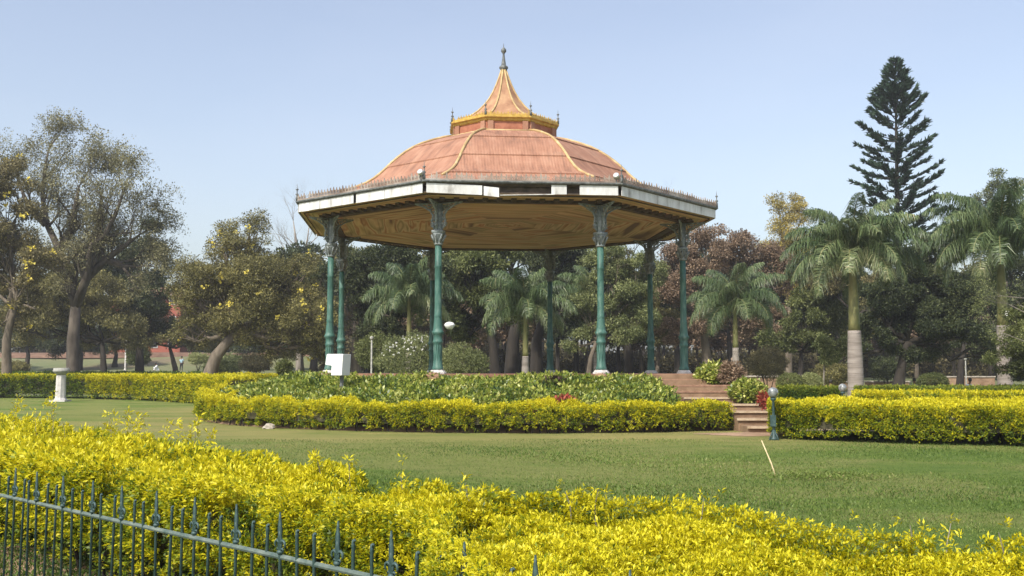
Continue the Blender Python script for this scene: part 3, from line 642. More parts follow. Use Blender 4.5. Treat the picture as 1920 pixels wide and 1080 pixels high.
# tall shoots standing out of it
for x, ytop, Z, n in ((28, 748, 13.2, 9), (70, 768, 12.4, 5), (100, 742, 12.6, 11), (118, 790, 12.0, 5), (208, 776, 11.2, 5), (240, 772, 11.5, 8), (266, 778, 11.3, 7), (322, 790, 10.6, 8), (345, 812, 10.2, 5), (372, 792, 10.2, 9), (392, 808, 9.9, 6), (596, 838, 7.7, 7), (655, 858, 7.2, 4), (880, 905, 6.1, 4), (1120, 915, 5.7, 4), (1310, 935, 5.2, 4), (1620, 985, 4.7, 4), (1700, 986, 4.6, 4), (1780, 982, 4.5, 5), (1870, 1000, 4.3, 3), (1060, 922, 5.9, 3), (760, 888, 6.7, 3)):
    top = P(x, ytop, Z); b0 = np.array([top[0] + random.uniform(-.08, .08), Z + .05, .5]); pts = [b0 + (top - b0) * q + np.array([.03 * math.sin(q * 5 + x), .02, 0]) for q in np.linspace(0, 1, 6)]
    mb = MB(); tube(mb, pts, [.006, .006, .005, .004, .003, .002], 4); st = mb.build('shoot', M['bark_pale'], FG)
    L_ = np.linalg.norm(top - b0); m_ = int(L_ / min(.035, .0032 * Z)) + 5; q = np.linspace(.25, 1, m_); C = b0 + (top - b0) * q[:, None] + np.array([.03, .02, 0]) * np.sin(q * 5 + x)[:, None]
    C = C + RNG.normal(0, .035, C.shape)
    leaf_obj('shoot_leaves', [sprigs(C, unit(np.tile([0, 0, 1.], (m_, 1)) + RNG.normal(0, .5, (m_, 3))), 6, float(np.clip(.0056 * Z, .02, .055)), .34, np.full(m_, .82), 1.3, .3)], M['hedge'], FG)

FE = thing('iron_fence', (FA[0], FA[1], 0), 'low green iron railing with spear tops in the bottom left foreground', 'fence')
RT, RB = .685, .07
ext0, ext1 = FA - fd * 1.6, FA + fd * 6.6
mb = MB(); tube(mb, [(*ext0, RT), (*ext1, RT)], .0135, 8); o_ = mb.build('top_rail', M['fence_rail'], FE)
mb = MB(); bar(mb, (*ext0, RB), (*ext1, RB), .035, .028); mb.build('bottom_rail', M['fence_rail'], FE)
def picket(tall):
    mb = MB(); r = .0085
    top = .80 if not tall else .78
    lathe(mb, [(r, 0), (r, top), (r * 1.15, top + .004), (r * .8, top + .03), (.001, top + .034)], (0, 0, 0), 8)
    if tall:
        h0 = .70
        lathe(mb, [(.012, h0), (.019, h0 + .01), (.012, h0 + .02)], (0, 0, 0), 8)
        half = [(.007, .705), (.016, .74), (.018, .765), (.011, .79), (.014, .825), (.005, .875)]
        vs = [(-a, 0, c) for a, c in half] + [(0, 0, .905)] + [(a, 0, c) for a, c in reversed(half)]; q = len(vs)
        vs = [(a, -.005, c) for a, _, c in vs] + [(a, .005, c) for a, _, c in vs]
        mb.add(vs, [tuple(range(q)), tuple(range(2 * q - 1, q - 1, -1))] + [(i, q + i, q + (i + 1) % q, (i + 1) % q) for i in range(q)])
        for s in (-1, 1):
            tube(mb, [(s * .006, 0, .755), (s * .024, 0, .768), (s * .038, 0, .760), (s * .043, 0, .742), (s * .036, 0, .733)], [.008, .008, .007, .006, .004], 5)
            tube(mb, [(s * .006, 0, .722), (s * .020, 0, .728), (s * .028, 0, .718)], [.007, .006, .004], 5)
    else:
        tube(mb, [(0, 0, .79), (0, 0, .815), (.010, 0, .832), (.016, 0, .826)], [.0085, .008, .007, .005], 5)
    return mb
pk = [child('spear_picket', picket(True), M['fence'], None), child('picket', picket(False), M['fence'], None)]
ang = math.atan2(fd[1], fd[0]); used = [False, False]; SPC = .1415; n0 = -9
for i in range(n0, 46):
    p = FA + fd * (.055 + SPC * i); k = 0 if i % 3 == 0 else 1
    o = pk[k] if not used[k] else pk[k].copy()
    if used[k]: col.objects.link(o)
    used[k] = True
    o.parent = FE; o.location = (p[0] - FE.location[0], p[1] - FE.location[1], 0); o.rotation_euler = (R(random.uniform(-1, 1)), R(random.uniform(-1, 1)), ang)
mb = MB(); box(mb, (0, 0, 0), (1, 1, 1))
# fence kerb and strip of soil under the hedge
mb = MB(); bar(mb, (*(ext0 + fn * .0), .0), (*(ext1 + fn * .0), .0), .16, .06); mb.build('kerb', M['stone_grey'], FE)
mb = MB(); v = [(*(ext0 + fn * .10), .008), (*(ext1 + fn * .10), .008)]
A_ = [tuple(np.array(q)) for q in near]; 
vs = [(*(ext0 + fn * .09), .008), (*(ext1 + fn * .09), .008), (*(ext1 + fn * 1.3), .008), (*(ext0 + fn * 1.3), .008)]
mb.add(vs, [(0, 1, 2, 3)]); tag(mb.build('soil_strip', M['dirt']), kind='structure')

# ------------------------------------------------------------------ trees
def curve(a, b, bend, n=7):
    a = np.array(a, float); b = np.array(b, float); t = np.linspace(0, 1, n)[:, None]; c = (a + b) / 2 + np.array(bend)
    return (1 - t) ** 2 * a + 2 * t * (1 - t) * c + t * t * b
def tree(label, Z, trunk_px, r0, blobs, n, leaf, mat, bark='bark', name='broadleaf_tree', group='trees behind the lawn', dens=1., sub=14, fl=None, flat=.75, clump=.30, asp=.5, twigs=True, cat='tree', fill=.35, k=5, spread=1.2):
    """blobs: (px, py, rx px, ry px) ellipsoids of the crown; trunk_px: pixel path of the trunk"""
    s = Z / FPX
    tp = [P(x, y, Z) for x, y in trunk_px]; gz = float(terrain(tp[0][0], Z)); tp[0][2] = gz - .1
    th = thing(name, (tp[0][0], Z, gz), label, cat, group)
    bm_ = MB()
    # trunk resampled with root flare
    tp = np.array(tp); rr = np.linspace(r0, r0 * .55, len(tp)); 
    base = tp[0].copy(); b1 = base + np.array([0, 0, .5]) + (tp[1] - tp[0]) * min(.1, .5 / max(.6, np.linalg.norm(tp[1] - tp[0])))
    tube(bm_, [base, b1] + list(tp[1:]), [r0 * 1.5, r0 * 1.08] + list(rr[1:]), 8)
    top = tp[-1]; cents = []; cr = []; 
    wsum = sum(b[2] * b[3] for b in blobs)
    for (bx, by, rx, ry) in blobs:
        c0 = P(bx, by, Z) + np.array([0, random.uniform(-.25, .25) * rx * s, 0]); RX, RZ = rx * s, ry * s; RY = RX * .85
        limb = curve(top, c0 - np.array([0, 0, RZ * .45]), ((c0[0] - top[0]) * .15, (c0[1] - top[1]) * .1, -abs(c0[2] - top[2]) * .1))
        limb[1:-1] += RNG.normal(0, .04 * np.linalg.norm(c0 - top), limb[1:-1].shape)
        tube(bm_, limb, np.linspace(r0 * .45, r0 * .16, len(limb)), 6)
        m_ = max(5, int(sub * dens * (bx * 0 + 1) * max(.35, (rx * ry) / (wsum / len(blobs)))))
        dvec = rnd_unit(m_); rad = RNG.uniform(.35, 1.0, (m_, 1)) ** .5
        cc = c0 + dvec * rad * np.array([RX, RY, RZ]) * (1 - clump * .55)
        for q in cc:
            cents.append(q); cr.append(clump * (RX * RZ) ** .5 * random.uniform(.6, 1.35))
            if twigs:
                st = limb[random.randint(len(limb) // 2, len(limb) - 1)]; tw = curve(st, q, RNG.normal(0, .2, 3) * RX * .3, 5)
                tube(bm_, tw, np.linspace(r0 * .14, r0 * .03, 5), 4, False)
    bm_.build('trunk', M[bark], th, True)
    cents = np.array(cents); cr = np.array(cr); wts = cr ** 2; wts /= wts.sum()
    ns = int(n * 2.6) // k; idx = RNG.choice(len(cents), ns, p=wts)
    dv_ = rnd_unit(ns); rad = RNG.uniform(0, 1, (ns, 1)) ** fill
    off_ = dv_ * rad * cr[idx][:, None] * np.array([1.15, 1.15, flat])
    lumpf = 1 + .25 * lump(dv_[:, 0] * 2 + idx, dv_[:, 1] * 2, dv_[:, 2] * 2)
    Pt = cents[idx] + off_ * lumpf[:, None]
    D = unit(dv_ + RNG.normal(0, .4, (ns, 3)) + np.array([0, 0, .25]))
    tone = np.clip(.5 + RNG.normal(0, .2, ns) + (RNG.random(len(cents)) * .3 - .15)[idx], 0, 1)
    leaf_obj('crown', [sprigs(Pt, D, k, leaf * .85 * RNG.uniform(.7, 1.3, ns), asp, tone, spread, .8)], M[mat], th)
    if fl:
        m2, nn, sz = fl; i2 = RNG.choice(len(cents), nn); dd = rnd_unit(nn); dd[:, 1] = -abs(dd[:, 1])
        pc = cents[i2] + dd * cr[i2][:, None] * np.array([1.3, 1.3, flat * 1.2])
        leaf_obj('blossom', [sprigs(pc, unit(dd + np.array([0, -.3, .4])), 9, sz, .8, np.full(nn, .6), 1.5, .5)], M[m2], th)
    return th
def bare(mb, tips, p, d, L, r, depth, wander=.22, up=.06, split=(2, 3), ang=.55):
    pts = [p]; rs = [r]; q = p.copy(); dd = d.copy(); ns = 4 if depth > 1 else 3
    for i in range(ns):
        dd = dd + RNG.normal(0, wander, 3) * .6 + np.array([0, 0, up]); dd /= np.linalg.norm(dd); q = q + dd * L / ns; pts.append(q); rs.append(r * (1 - .45 * (i + 1) / ns))
    tube(mb, pts, rs, 6 if depth > 3 else (4 if depth > 1 else 3), False)
    if depth == 0: tips.append((q, dd)); return
    for j in range(random.randint(*split) + (1 if depth > 2 else 0)):
        at_ = pts[-1] if j < 2 else pts[random.randint(1, ns - 1)]
        nd = dd + rnd_unit(1)[0] * ang * random.uniform(.7, 1.5); nd /= np.linalg.norm(nd)
        bare(mb, tips, at_, nd, L * random.uniform(.62, .85), rs[-1] * .78, depth - 1, wander, up, split, ang)
    if depth <= 3: tips.append((q, dd))
def open_tree(label, Z, trunk_px, r0, limbs_px, depth, L0, nleaf, leaf, mat, bark='bark', group='trees behind the lawn', per=.0, spreadm=.5, name='open_tree', ang=.55, rl=.5):
    tp = np.array([P(x, y, Z) for x, y in trunk_px]); gz = float(terrain(tp[0][0], Z)); tp[0][2] = gz - .1
    th = thing(name, (tp[0][0], Z, gz), label, 'tree', group); mb = MB(); tips = []
    tube(mb, [tp[0], tp[0] + [0, 0, .5]] + list(tp[1:]), [r0 * 1.5, r0 * 1.1] + list(np.linspace(r0, r0 * .8, len(tp) - 1)), 9)
    for pl in limbs_px:
        dz = random.uniform(-.5, .5)
        q = np.array([P(x, y, Z + dz * i * 1.2) for i, (x, y) in enumerate(pl)]); q[0] = tp[-1] if abs(q[0][0] - tp[-1][0]) < 1.2 and abs(q[0][2] - tp[-1][2]) < 1.5 else q[0]
        rr = np.linspace(r0 * rl * 1.3, r0 * rl * .28, len(q)); tube(mb, q, rr, 7)
        for i in range(1, len(q)):
            for j in range(2 if i < len(q) - 1 else 3):
                t = random.random() if i < len(q) - 1 else 1; at_ = q[i - 1] + (q[i] - q[i - 1]) * t; dd = unit((q[i] - q[i - 1])[None])[0]
                nd = dd + rnd_unit(1)[0] * (1.0 if i < len(q) - 1 else .6) + np.array([0, 0, .2]); nd /= np.linalg.norm(nd)
                bare(mb, tips, at_, nd, L0 * random.uniform(.7, 1.1), rr[i] * .6, depth, ang=ang)
    mb.build('trunk', M[bark], th, True)
    if nleaf:
        tp_ = np.array([t[0] for t in tips]); td = np.array([t[1] for t in tips]); i2 = RNG.choice(len(tp_), nleaf)
        pt = tp_[i2] + RNG.normal(0, spreadm, (nleaf, 3)); leaf_obj('crown', [sprigs(pt, unit(td[i2] + RNG.normal(0, .5, (nleaf, 3))), 4, leaf, .5, np.clip(RNG.normal(.5, .2, nleaf), 0, 1), 1.2, .8)], M[mat], th)
    return th
# --- left
open_tree('tall sparse grey brown tree forking low behind the stone pedestal', 75, [(138, 700), (137, 640), (142, 575)], .45,
          [[(142, 575), (128, 520), (112, 470), (88, 420), (80, 370), (84, 320), (90, 285)], [(142, 575), (163, 520), (172, 460), (198, 440), (218, 400), (230, 365)], [(128, 520), (100, 500), (60, 470), (20, 430)], [(163, 520), (200, 485), (235, 460), (262, 440)],
           [(112, 470), (135, 430), (143, 380), (148, 350)], [(172, 460), (185, 420), (190, 370)], [(88, 420), (55, 390), (38, 350)], [(200, 485), (230, 500), (258, 500)]], 4, 1.5, 15000, .15, 'sparse', 'bark_mid', spreadm=.22, per=.5, rl=.62)
tree('yellow flowered tree cut off by the left edge', 64, [(14, 700), (12, 640), (20, 600), (30, 570)], .32, [(20, 420, 75, 80), (-40, 350, 80, 80), (40, 500, 80, 65), (-60, 470, 80, 90), (25, 335, 50, 45), (70, 560, 50, 45), (0, 590, 60, 45)], 24000, .17, 'brownolive', fl=('yellow_fl', 26, .2), clump=.26)
tree('dark dense tree behind the tall sparse tree', 92, [(262, 690), (262, 620)], .4, [(262, 490, 60, 60), (235, 560, 65, 55), (290, 560, 45, 60), (200, 480, 55, 55), (275, 440, 38, 38), (150, 520, 55, 55), (90, 560, 50, 50), (310, 600, 36, 40)], 30000, .22, 'darkgreen', 'bark_dark')
tree('olive leafed tree low behind the sparse tree trunk', 88, [(195, 700), (192, 640)], .3, [(190, 560, 65, 55), (110, 570, 75, 60), (60, 600, 65, 50), (230, 605, 60, 45), (30, 550, 65, 60), (100, 500, 60, 44), (150, 630, 60, 30), (270, 630, 50, 30)], 30000, .2, 'olive', 'bark_dark')
tree('low brownish green tree above the white shirted person', 98, [(330, 690), (318, 650)], .25, [(330, 620, 70, 32), (270, 610, 55, 35), (240, 640, 50, 22), (380, 630, 50, 30)], 10000, .2, 'brownolive')
tree('leaning tree with scattered yellow blossom left of the bandstand', 66, [(385, 712), (405, 668), (440, 625)], .50,
     [(460, 438, 62, 50), (430, 510, 100, 60), (375, 565, 62, 55), (500, 540, 90, 65), (565, 520, 58, 50), (580, 590, 68, 60), (470, 600, 100, 45), (605, 645, 42, 38), (530, 645, 75, 32), (350, 520, 34, 42), (365, 625, 48, 34), (415, 450, 34, 26)], 62000, .14, 'olive', name='blossoming_tree', fl=('yellow_fl', 64, .17), sub=26, clump=.29)
open_tree('leafless tree behind the blossoming tree, left of the roof', 105, [(560, 700), (562, 560)], .3, [[(562, 560), (568, 510), (575, 460), (580, 420)], [(562, 560), (545, 510), (530, 460)], [(568, 520), (600, 480), (625, 450)], [(568, 500), (555, 450), (550, 415)]], 4, 2.0, 0, .1, 'sparse', 'bark_pale', name='leafless_tree')
for x0, y0, Zq, lb in ((50, 640, 122, 'low dark tree crown behind the yellow flowered tree at far left'), (150, 645, 126, 'low dark tree crown behind the trunk of the tall sparse tree'), (215, 640, 130, 'low dark tree crown behind the white lamp post'), (-40, 630, 124, 'low dark tree mostly beyond the left edge'), (400, 640, 124, 'low dark tree crown behind the leaning trunk'), (500, 650, 122, 'low dark tree crown left of the white box'), (590, 650, 120, 'low dark tree crown behind the left rear column')):
    tree(lb, Zq, [(x0, 690), (x0 + 3, 665), (x0, 650)], .3, [(x0, y0 - 15, 52, 34), (x0 - 35, y0, 32, 26), (x0 + 38, y0 - 4, 34, 28)], 7000, .24, 'darkgreen', 'bark_dark')
# --- behind the bandstand
tree('dark green tree with pale thick trunk behind the left columns', 70, [(668, 712), (667, 640), (668, 600)], .36, [(690, 510, 58, 52), (740, 550, 74, 64), (665, 555, 48, 50), (800, 530, 54, 64), (740, 485, 65, 40), (645, 495, 36, 44), (700, 610, 65, 36), (600, 520, 35, 45)], 34000, .18, 'darkgreen')
tree('broad bright leafed tree behind the front left column', 72, [(930, 712), (925, 650), (915, 600)], .4, [(890, 510, 70, 55), (860, 570, 60, 50), (920, 480, 66, 38), (940, 560, 50, 50), (880, 615, 60, 32), (850, 500, 40, 35)], 24000, .20, 'midgreen', 'bark_dark', asp=.6)
tree('thick trunked dark tree beside the middle palm', 80, [(960, 712), (962, 640), (970, 590)], .62, [(1000, 510, 66, 56), (1040, 480, 66, 46), (960, 470, 56, 36), (1060, 560, 45, 45)], 22000, .2, 'darkgreen', 'bark_dark')
tree('black trunked tree right of the middle palm', 84, [(1006, 712), (1006, 640), (1020, 590)], .55, [(1060, 490, 66, 46), (1020, 560, 56, 46), (1105, 475, 56, 40), (1080, 560, 50, 50)], 16000, .2, 'darkgreen', 'bark_dark')
tree('pale olive tree seen between the two front columns', 74, [(1102, 712), (1108, 670), (1118, 640)], .22, [(1110, 590, 50, 45), (1150, 550, 70, 55), (1090, 640, 35, 25), (1180, 600, 50, 50), (1130, 500, 60, 35), (1200, 520, 50, 50), (1160, 485, 55, 35)], 28000, .17, 'litegreen')
tree('twin trunked olive tree right of the front right column', 82, [(1180, 712), (1178, 650), (1170, 600)], .4, [(1190, 540, 55, 55), (1230, 600, 50, 55), (1170, 480, 50, 34)], 14000, .18, 'olive', 'bark_dark')
tree('brown dry leafed tree spreading right of the bandstand', 78, [(1330, 712), (1322, 640), (1315, 590)], .42, [(1330, 475, 70, 55), (1265, 515, 55, 65), (1400, 465, 66, 48), (1380, 550, 70, 60), (1300, 590, 60, 50), (1450, 520, 50, 60), (1260, 620, 40, 40), (1430, 600, 60, 45), (1340, 445, 40, 28)], 34000, .18, 'brownleaf', asp=.6, name='dry_leafed_tree')
tree('yellowing tree top between the dry tree and the pine', 95, [(1478, 700), (1480, 600), (1478, 520)], .35, [(1474, 388, 36, 34), (1482, 430, 45, 36), (1460, 465, 50, 34), (1510, 480, 45, 36), (1500, 530, 45, 40)], 18000, .17, 'yellowleaf', clump=.4)
open_tree('leafless tree behind the right rear column', 120, [(1190, 700), (1190, 540)], .32, [[(1190, 540), (1180, 490), (1170, 450)], [(1190, 540), (1210, 480), (1235, 440)], [(1185, 520), (1150, 480), (1120, 450)]], 4, 2.4, 0, .1, 'sparse', 'bark_dark', name='leafless_tree')
# --- right
tree('dark undergrowth tree behind the pale palm trunk', 72, [(1500, 712), (1502, 660)], .2, [(1500, 600, 56, 50), (1540, 550, 56, 56), (1560, 630, 50, 42), (1460, 640, 46, 34), (1580, 500, 50, 40)], 26000, .17, 'midgreen', 'bark_dark')
tree('brown leafed tree below the big palm crown', 70, [(1600, 712), (1604, 640), (1610, 590)], .25, [(1560, 520, 45, 40), (1660, 540, 50, 40), (1700, 580, 50, 40)], 10000, .16, 'brownolive', 'bark_dark')
tree('very dark tree with black trunk right of the big palm', 62, [(1684, 745), (1690, 690), (1700, 640)], .38, [(1690, 560, 68, 60), (1740, 600, 76, 58), (1650, 615, 52, 45), (1790, 560, 64, 60), (1745, 490, 60, 50), (1820, 610, 60, 48), (1720, 650, 70, 26), (1700, 490, 45, 40), (1640, 560, 50, 45), (1850, 660, 50, 26), (1600, 660, 40, 26)], 76000, .15, 'darkgreen', 'bark_dark')
tree('dark bushy tree behind the right hand palm', 74, [(1800, 725), (1802, 680), (1810, 640)], .28, [(1850, 560, 60, 60), (1900, 500, 50, 60), (1940, 580, 60, 70), (1830, 640, 50, 34), (1890, 640, 60, 40), (1960, 640, 60, 50)], 30000, .17, 'darkgreen', 'bark_dark')
tree('tall green tree top rising behind the right hand palm', 96, [(1885, 700), (1885, 560), (1882, 450)], .35, [(1880, 345, 40, 28), (1850, 380, 38, 30), (1910, 375, 35, 32), (1885, 420, 55, 40), (1930, 420, 50, 40)], 13000, .2, 'midgreen')
tree('bushy light green shrub tree at the right edge', 40, [(1960, 745), (1955, 690)], .12, [(1915, 640, 55, 45), (1880, 680, 40, 30), (1960, 600, 55, 50), (1940, 690, 50, 35), (1900, 590, 35, 25)], 17000, .085, 'midgreen', fl=('white_fl', 14, .05), name='shrub_tree', cat='shrub', group='shrubs')
open_tree('thin bare branched bush leaning in from the right edge', 39, [(1975, 745), (1970, 640)], .05, [[(1970, 640), (1930, 590), (1890, 570)], [(1970, 640), (1920, 640), (1870, 620)], [(1970, 600), (1930, 560), (1880, 555)]], 3, .55, 700, .06, 'litegreen', 'bark_pale', name='thin_bush', group='shrubs', spreadm=.08)
tree('slender young tree with thin stems behind the green hedge', 50, [(1543, 745), (1545, 700), (1546, 660)], .05, [(1555, 660, 22, 22), (1580, 650, 18, 16), (1540, 640, 18, 14)], 2600, .13, 'litegreen', 'bark_pale')

# far belt: copies of three kinds behind everything
BELT = True
protos = [tree('distant dark tree', 140, [(960, 700), (962, 640)], .22, [(960, 600, 45, 38), (930, 620, 30, 25), (990, 610, 32, 28)], 6000, .30, 'darkgreen', 'bark_dark', name='far_tree', group='far trees closing the park'),
          tree('distant olive tree', 140, [(960, 700), (958, 630)], .2, [(960, 590, 38, 35), (985, 620, 30, 24), (935, 610, 30, 25)], 6000, .30, 'olive', 'bark_dark', name='far_tree', group='far trees closing the park'),
          tree('distant brown tree', 140, [(960, 700), (962, 650)], .18, [(960, 620, 40, 30), (990, 630, 28, 22)], 5000, .30, 'brownleaf', 'bark', name='far_tree', group='far trees closing the park')]
px0 = protos[0].location.x; first = [True] * 3
kinds = ['dark green', 'olive', 'brown']
for i in range(96):
    x = -130 + (i % 52) * 42 + random.uniform(-14, 14); Z = random.uniform(128 if x > 430 else 147, 158) if i % 2 else random.uniform(148, 175)
    if i >= 52: x = 560 + (i - 52) * 34 + random.uniform(-12, 12); Z = random.uniform(98, 122)
    if 180 < x < 345 and Z < 152: continue
    k = random.choice([0, 0, 1, 2]) 
    o = protos[k] if first[k] else copy_tree(protos[k]); first[k] = False
    wx = (x - 960) / FPX * Z; s = random.uniform(.85, 1.25) * (1.25 if x > 560 else 1.0)
    o.location = (wx, Z, float(terrain(wx, Z))); o.scale = (s, s, s); o.rotation_euler = (0, 0, random.uniform(0, 6.28))
    o['label'] = 'distant %s tree in the far row closing the park behind the nearer trees' % kinds[k]; o['group'] = 'far %s trees closing the park' % kinds[k]
# low undergrowth along the far edge
n = 30000; x = RNG.uniform(-80, 85, n); y = RNG.uniform(160, 172, n); z = terrain(x, y) + RNG.random(n) ** 1.3 * (3.6 + 1.2 * lump(x * .15, y * .1))
tag(leaf_obj('undergrowth', [sprigs(np.stack([x, y, z], 1), rnd_unit(n), 4, .5, .6, np.clip(RNG.normal(.45, .2, n), 0, 1), 1.2, .7)], M['brownolive']), 'dusty undergrowth closing the view under the far trees', 'undergrowth', kind='stuff')

n = 26000; x = RNG.uniform(-22, 75, n); y = RNG.uniform(112, 122, n); z = terrain(x, y) + RNG.random(n) ** 1.3 * (2.3 + 1.0 * lump(x * .3, y * .2))
tag(leaf_obj('undergrowth', [sprigs(np.stack([x, y, z], 1), rnd_unit(n), 4, .30, .6, np.clip(RNG.normal(.35, .2, n), 0, 1), 1.2, .7)], M['brownolive']), 'brown brush filling the shade between the far trunks', 'undergrowth', kind='stuff')
# ------------------------------------------------------------------ palms
def palm(label, x, Z, ytop_crown, y_shaft0, y_shaft1, r0, nf, FL, lean=0):
    c0 = P(x, 697, Z); gz = float(terrain(c0[0], Z)); H1 = P(x, y_shaft0, Z)[2]; H2 = P(x, y_shaft1, Z)[2]
    th = thing('royal_palm', (c0[0], Z, gz), label, 'palm', 'royal palms'); X0 = c0[0]
    mb = MB(); pr = [(r0 * 1.25, -.1), (r0 * 1.12, .25), (r0, .9), (r0 * .95, (H1 - gz) * .6), (r0 * .82, H1 - gz)]
    N_ = 14; zz = np.linspace(-.1, H1 - gz, N_ * 2); rr = np.interp(zz, [p[1] for p in pr], [p[0] for p in pr]); rr[1::2] *= .985
    lathe(mb, list(zip(rr, zz)), (X0, Z, gz), 18); mb.build('trunk', M['palm_bark'], th, True)
    mb = MB(); rt = r0 * .74; lathe(mb, [(rt, 0), (rt * .95, (H2 - H1) * .1), (rt * .8, (H2 - H1) * .5), (rt * .5, H2 - H1), (rt * .2, (H2 - H1) * 1.12)], (X0, Z, H1), 14); mb.build('crownshaft', M['palm_shaft'], th, True)
    rm = MB(); V = []; F = []; A = []; nn = 0
    for i in range(nf):
        az = 2.4 * i + random.uniform(-.3, .3); q = i / (nf - 1); el = R(86 - 78 * q ** .9 + random.uniform(-6, 6)); L = FL * random.uniform(.85, 1.1); tone0 = random.uniform(.3, .62) + (.15 if q > .8 else 0)
        pts = [np.array([X0, Z, H2])]; e = el; NS = 14; dirs = []
        for j in range(NS):
            e -= R(3.4 + 6.0 * (j / NS)) * (1.25 - .35 * (el / R(84))); d = np.array([math.cos(e) * math.cos(az), math.cos(e) * math.sin(az), math.sin(e)]); dirs.append(d); pts.append(pts[-1] + d * L / NS)
        pts = np.array(pts); tube(rm, pts, np.linspace(.035, .008, NS + 1), 4, False)
        m_ = 150; t = np.repeat(np.linspace(.10, 1, m_), 2); sg = np.tile([1., -1.], m_); f = t * NS; i0 = np.clip(f.astype(int), 0, NS - 1)
        B = pts[i0] + (pts[i0 + 1] - pts[i0]) * (f - i0)[:, None]; Dd = np.array(dirs)[i0]
        S = np.cross(Dd, np.array([0, 0, 1.])); S = unit(S) if np.linalg.norm(S[0]) > .01 else np.tile([1., 0, 0], (2 * m_, 1))
        ll = FL * .33 * np.sin(np.pi * np.clip(t * .85 + .12, 0, 1)) ** .7 * RNG.uniform(.8, 1.15, 2 * m_)
        lift = RNG.uniform(-.35, .45, (2 * m_, 1))
        o1 = S * sg[:, None] * .75 + Dd * .45 + np.array([0, 0, 1.]) * lift; o2 = S * sg[:, None] * .28 + Dd * .25 - np.array([0, 0, 1.0])
        m1 = B + unit(o1) * (ll * .35)[:, None]; tp = m1 + unit(o2 + RNG.normal(0, .22, (2 * m_, 3))) * (ll * .65)[:, None]
        wd = Dd * .014 * (FL / 3.2) + RNG.normal(0, .004, (2 * m_, 3))
        vv = np.stack([B - wd * .6, B + wd * .6, m1 + wd, m1 - wd, tp + wd * .15, tp - wd * .15], 1).reshape(-1, 3)
        base = np.arange(2 * m_)[:, None] * 6 + nn
        F.append(base + np.array([0, 1, 2, 3])); F.append(base + np.array([3, 2, 4, 5])); V.append(vv); A.append(np.repeat(np.clip(tone0 + RNG.normal(0, .15, 2 * m_), 0, 1), 6)); nn += len(vv)
    fo = link('fronds', fast_mesh('fronds', np.concatenate(V), np.concatenate(F), M['palm'], {'rnd': np.concatenate(A)}), th)
    rm.build('frond_stalk', M['palm_shaft'], fo)
    # hanging dry flower brush under the crown
    return th
palm('big royal palm with pale grey trunk before the pine', 1604, 45, 380, 620, 478, .35, 34, 3.45)
palm('royal palm with ivy green trunk near the right edge', 1884, 45, 350, 610, 455, .33, 34, 3.7)
palm('short royal palm in front of the brown dry tree', 1380, 62, 480, 652, 570, .24, 22, 3.6)
palm('royal palm in the middle, behind the bandstand floor', 985, 62, 480, 668, 575, .25, 22, 3.6)
palm('royal palm seen between the left pair of columns', 766, 63, 480, 660, 560, .24, 22, 3.6)
palm('half hidden palm beyond the pale olive tree', 1118, 76, 500, 660, 555, .22, 20, 3.6)

# ------------------------------------------------------------------ pine
Z = 85; c0 = P(1688, 700, Z); gz = float(terrain(c0[0], Z)); topz = P(1680, 112, Z)[2]
PT = thing('column_pine', (c0[0], Z, gz), 'tall dark conical pine with tiered upswept branches', 'tree'); s = Z / FPX
tx = lambda z: c0[0] + (P(1678, 112, Z)[0] - c0[0]) * (z - gz) / (topz - gz)
mb = MB(); tube(mb, [(tx(z), Z, z) for z in np.linspace(gz - .1, topz, 14)], np.linspace(.42, .03, 14), 8)
yv = [108, 118, 150, 200, 250, 300, 350, 400, 450, 520, 600]; wv_ = [2, 9, 28, 50, 70, 74, 80, 88, 92, 85, 70]
V = []; z = topz - .2; PV = []; PD = []
i = 0
while z > 6.5:
    ypx = 697 - (z - EYE) / s; L = float(np.interp(ypx, yv, wv_)) * s; nb = 6 if ypx > 170 else 5
    for b_ in range(nb):
        az = i * .7 + b_ * 2 * math.pi / nb + random.uniform(-.25, .25); LL = L * random.uniform(.85 if ypx < 230 else .72, 1.1); zz = z + random.uniform(-.25, .25)
        if random.random() < .05: continue
        pts = [np.array([tx(zz), Z, zz])]; e = R(8 if ypx > 250 else 25)
        for j in range(6):
            pts.append(pts[-1] + LL / 6 * np.array([math.cos(az) * math.cos(e), math.sin(az) * math.cos(e), math.sin(e)])); e += R(random.uniform(2, 8))
        pts = np.array(pts); tube(mb, pts, np.linspace(.05, .015, 7), 4, False)
        m_ = int(18 + 105 * LL / 4); t = (.28 + .74 * RNG.random(m_) ** .75); 
        # foliage bunched in tails
        t = np.clip(np.round(t * 6) / 6 + RNG.normal(0, .028, m_), .2, 1.05) if LL > 1.2 else t
        f = np.clip(t * 6, 0, 5.999); i0 = f.astype(int); B = pts[i0] + (pts[i0 + 1] - pts[i0]) * (f - i0)[:, None]
        od = np.array([math.cos(az), math.sin(az), 0]); sd_ = np.array([-math.sin(az), math.cos(az), 0])
        D = unit(od * RNG.uniform(.5, 1.0, (m_, 1)) + sd_ * RNG.normal(0, .45, (m_, 1)) + np.array([0, 0, 1]) * RNG.uniform(.25, .8, (m_, 1)))
        PV.append(B + sd_ * RNG.normal(0, .12, (m_, 1))); PD.append(D)
    z -= .84 if ypx > 220 else .52; i += 1
mb.build('trunk', M['bark_dark'], PT)
PV = np.concatenate(PV); PD = np.concatenate(PD); n = len(PV)
a1 = leaf_arrays(PV, PD, rnd_unit(n), RNG.uniform(.38, .7, n), .14, RNG.random(n), -.15)
a2 = leaf_arrays(PV, unit(PD + RNG.normal(0, .25, (n, 3))), rnd_unit(n), RNG.uniform(.3, .6, n), .14, RNG.random(n), -.15)
leaf_obj('foliage', [a1, a2], M['pine'], PT)

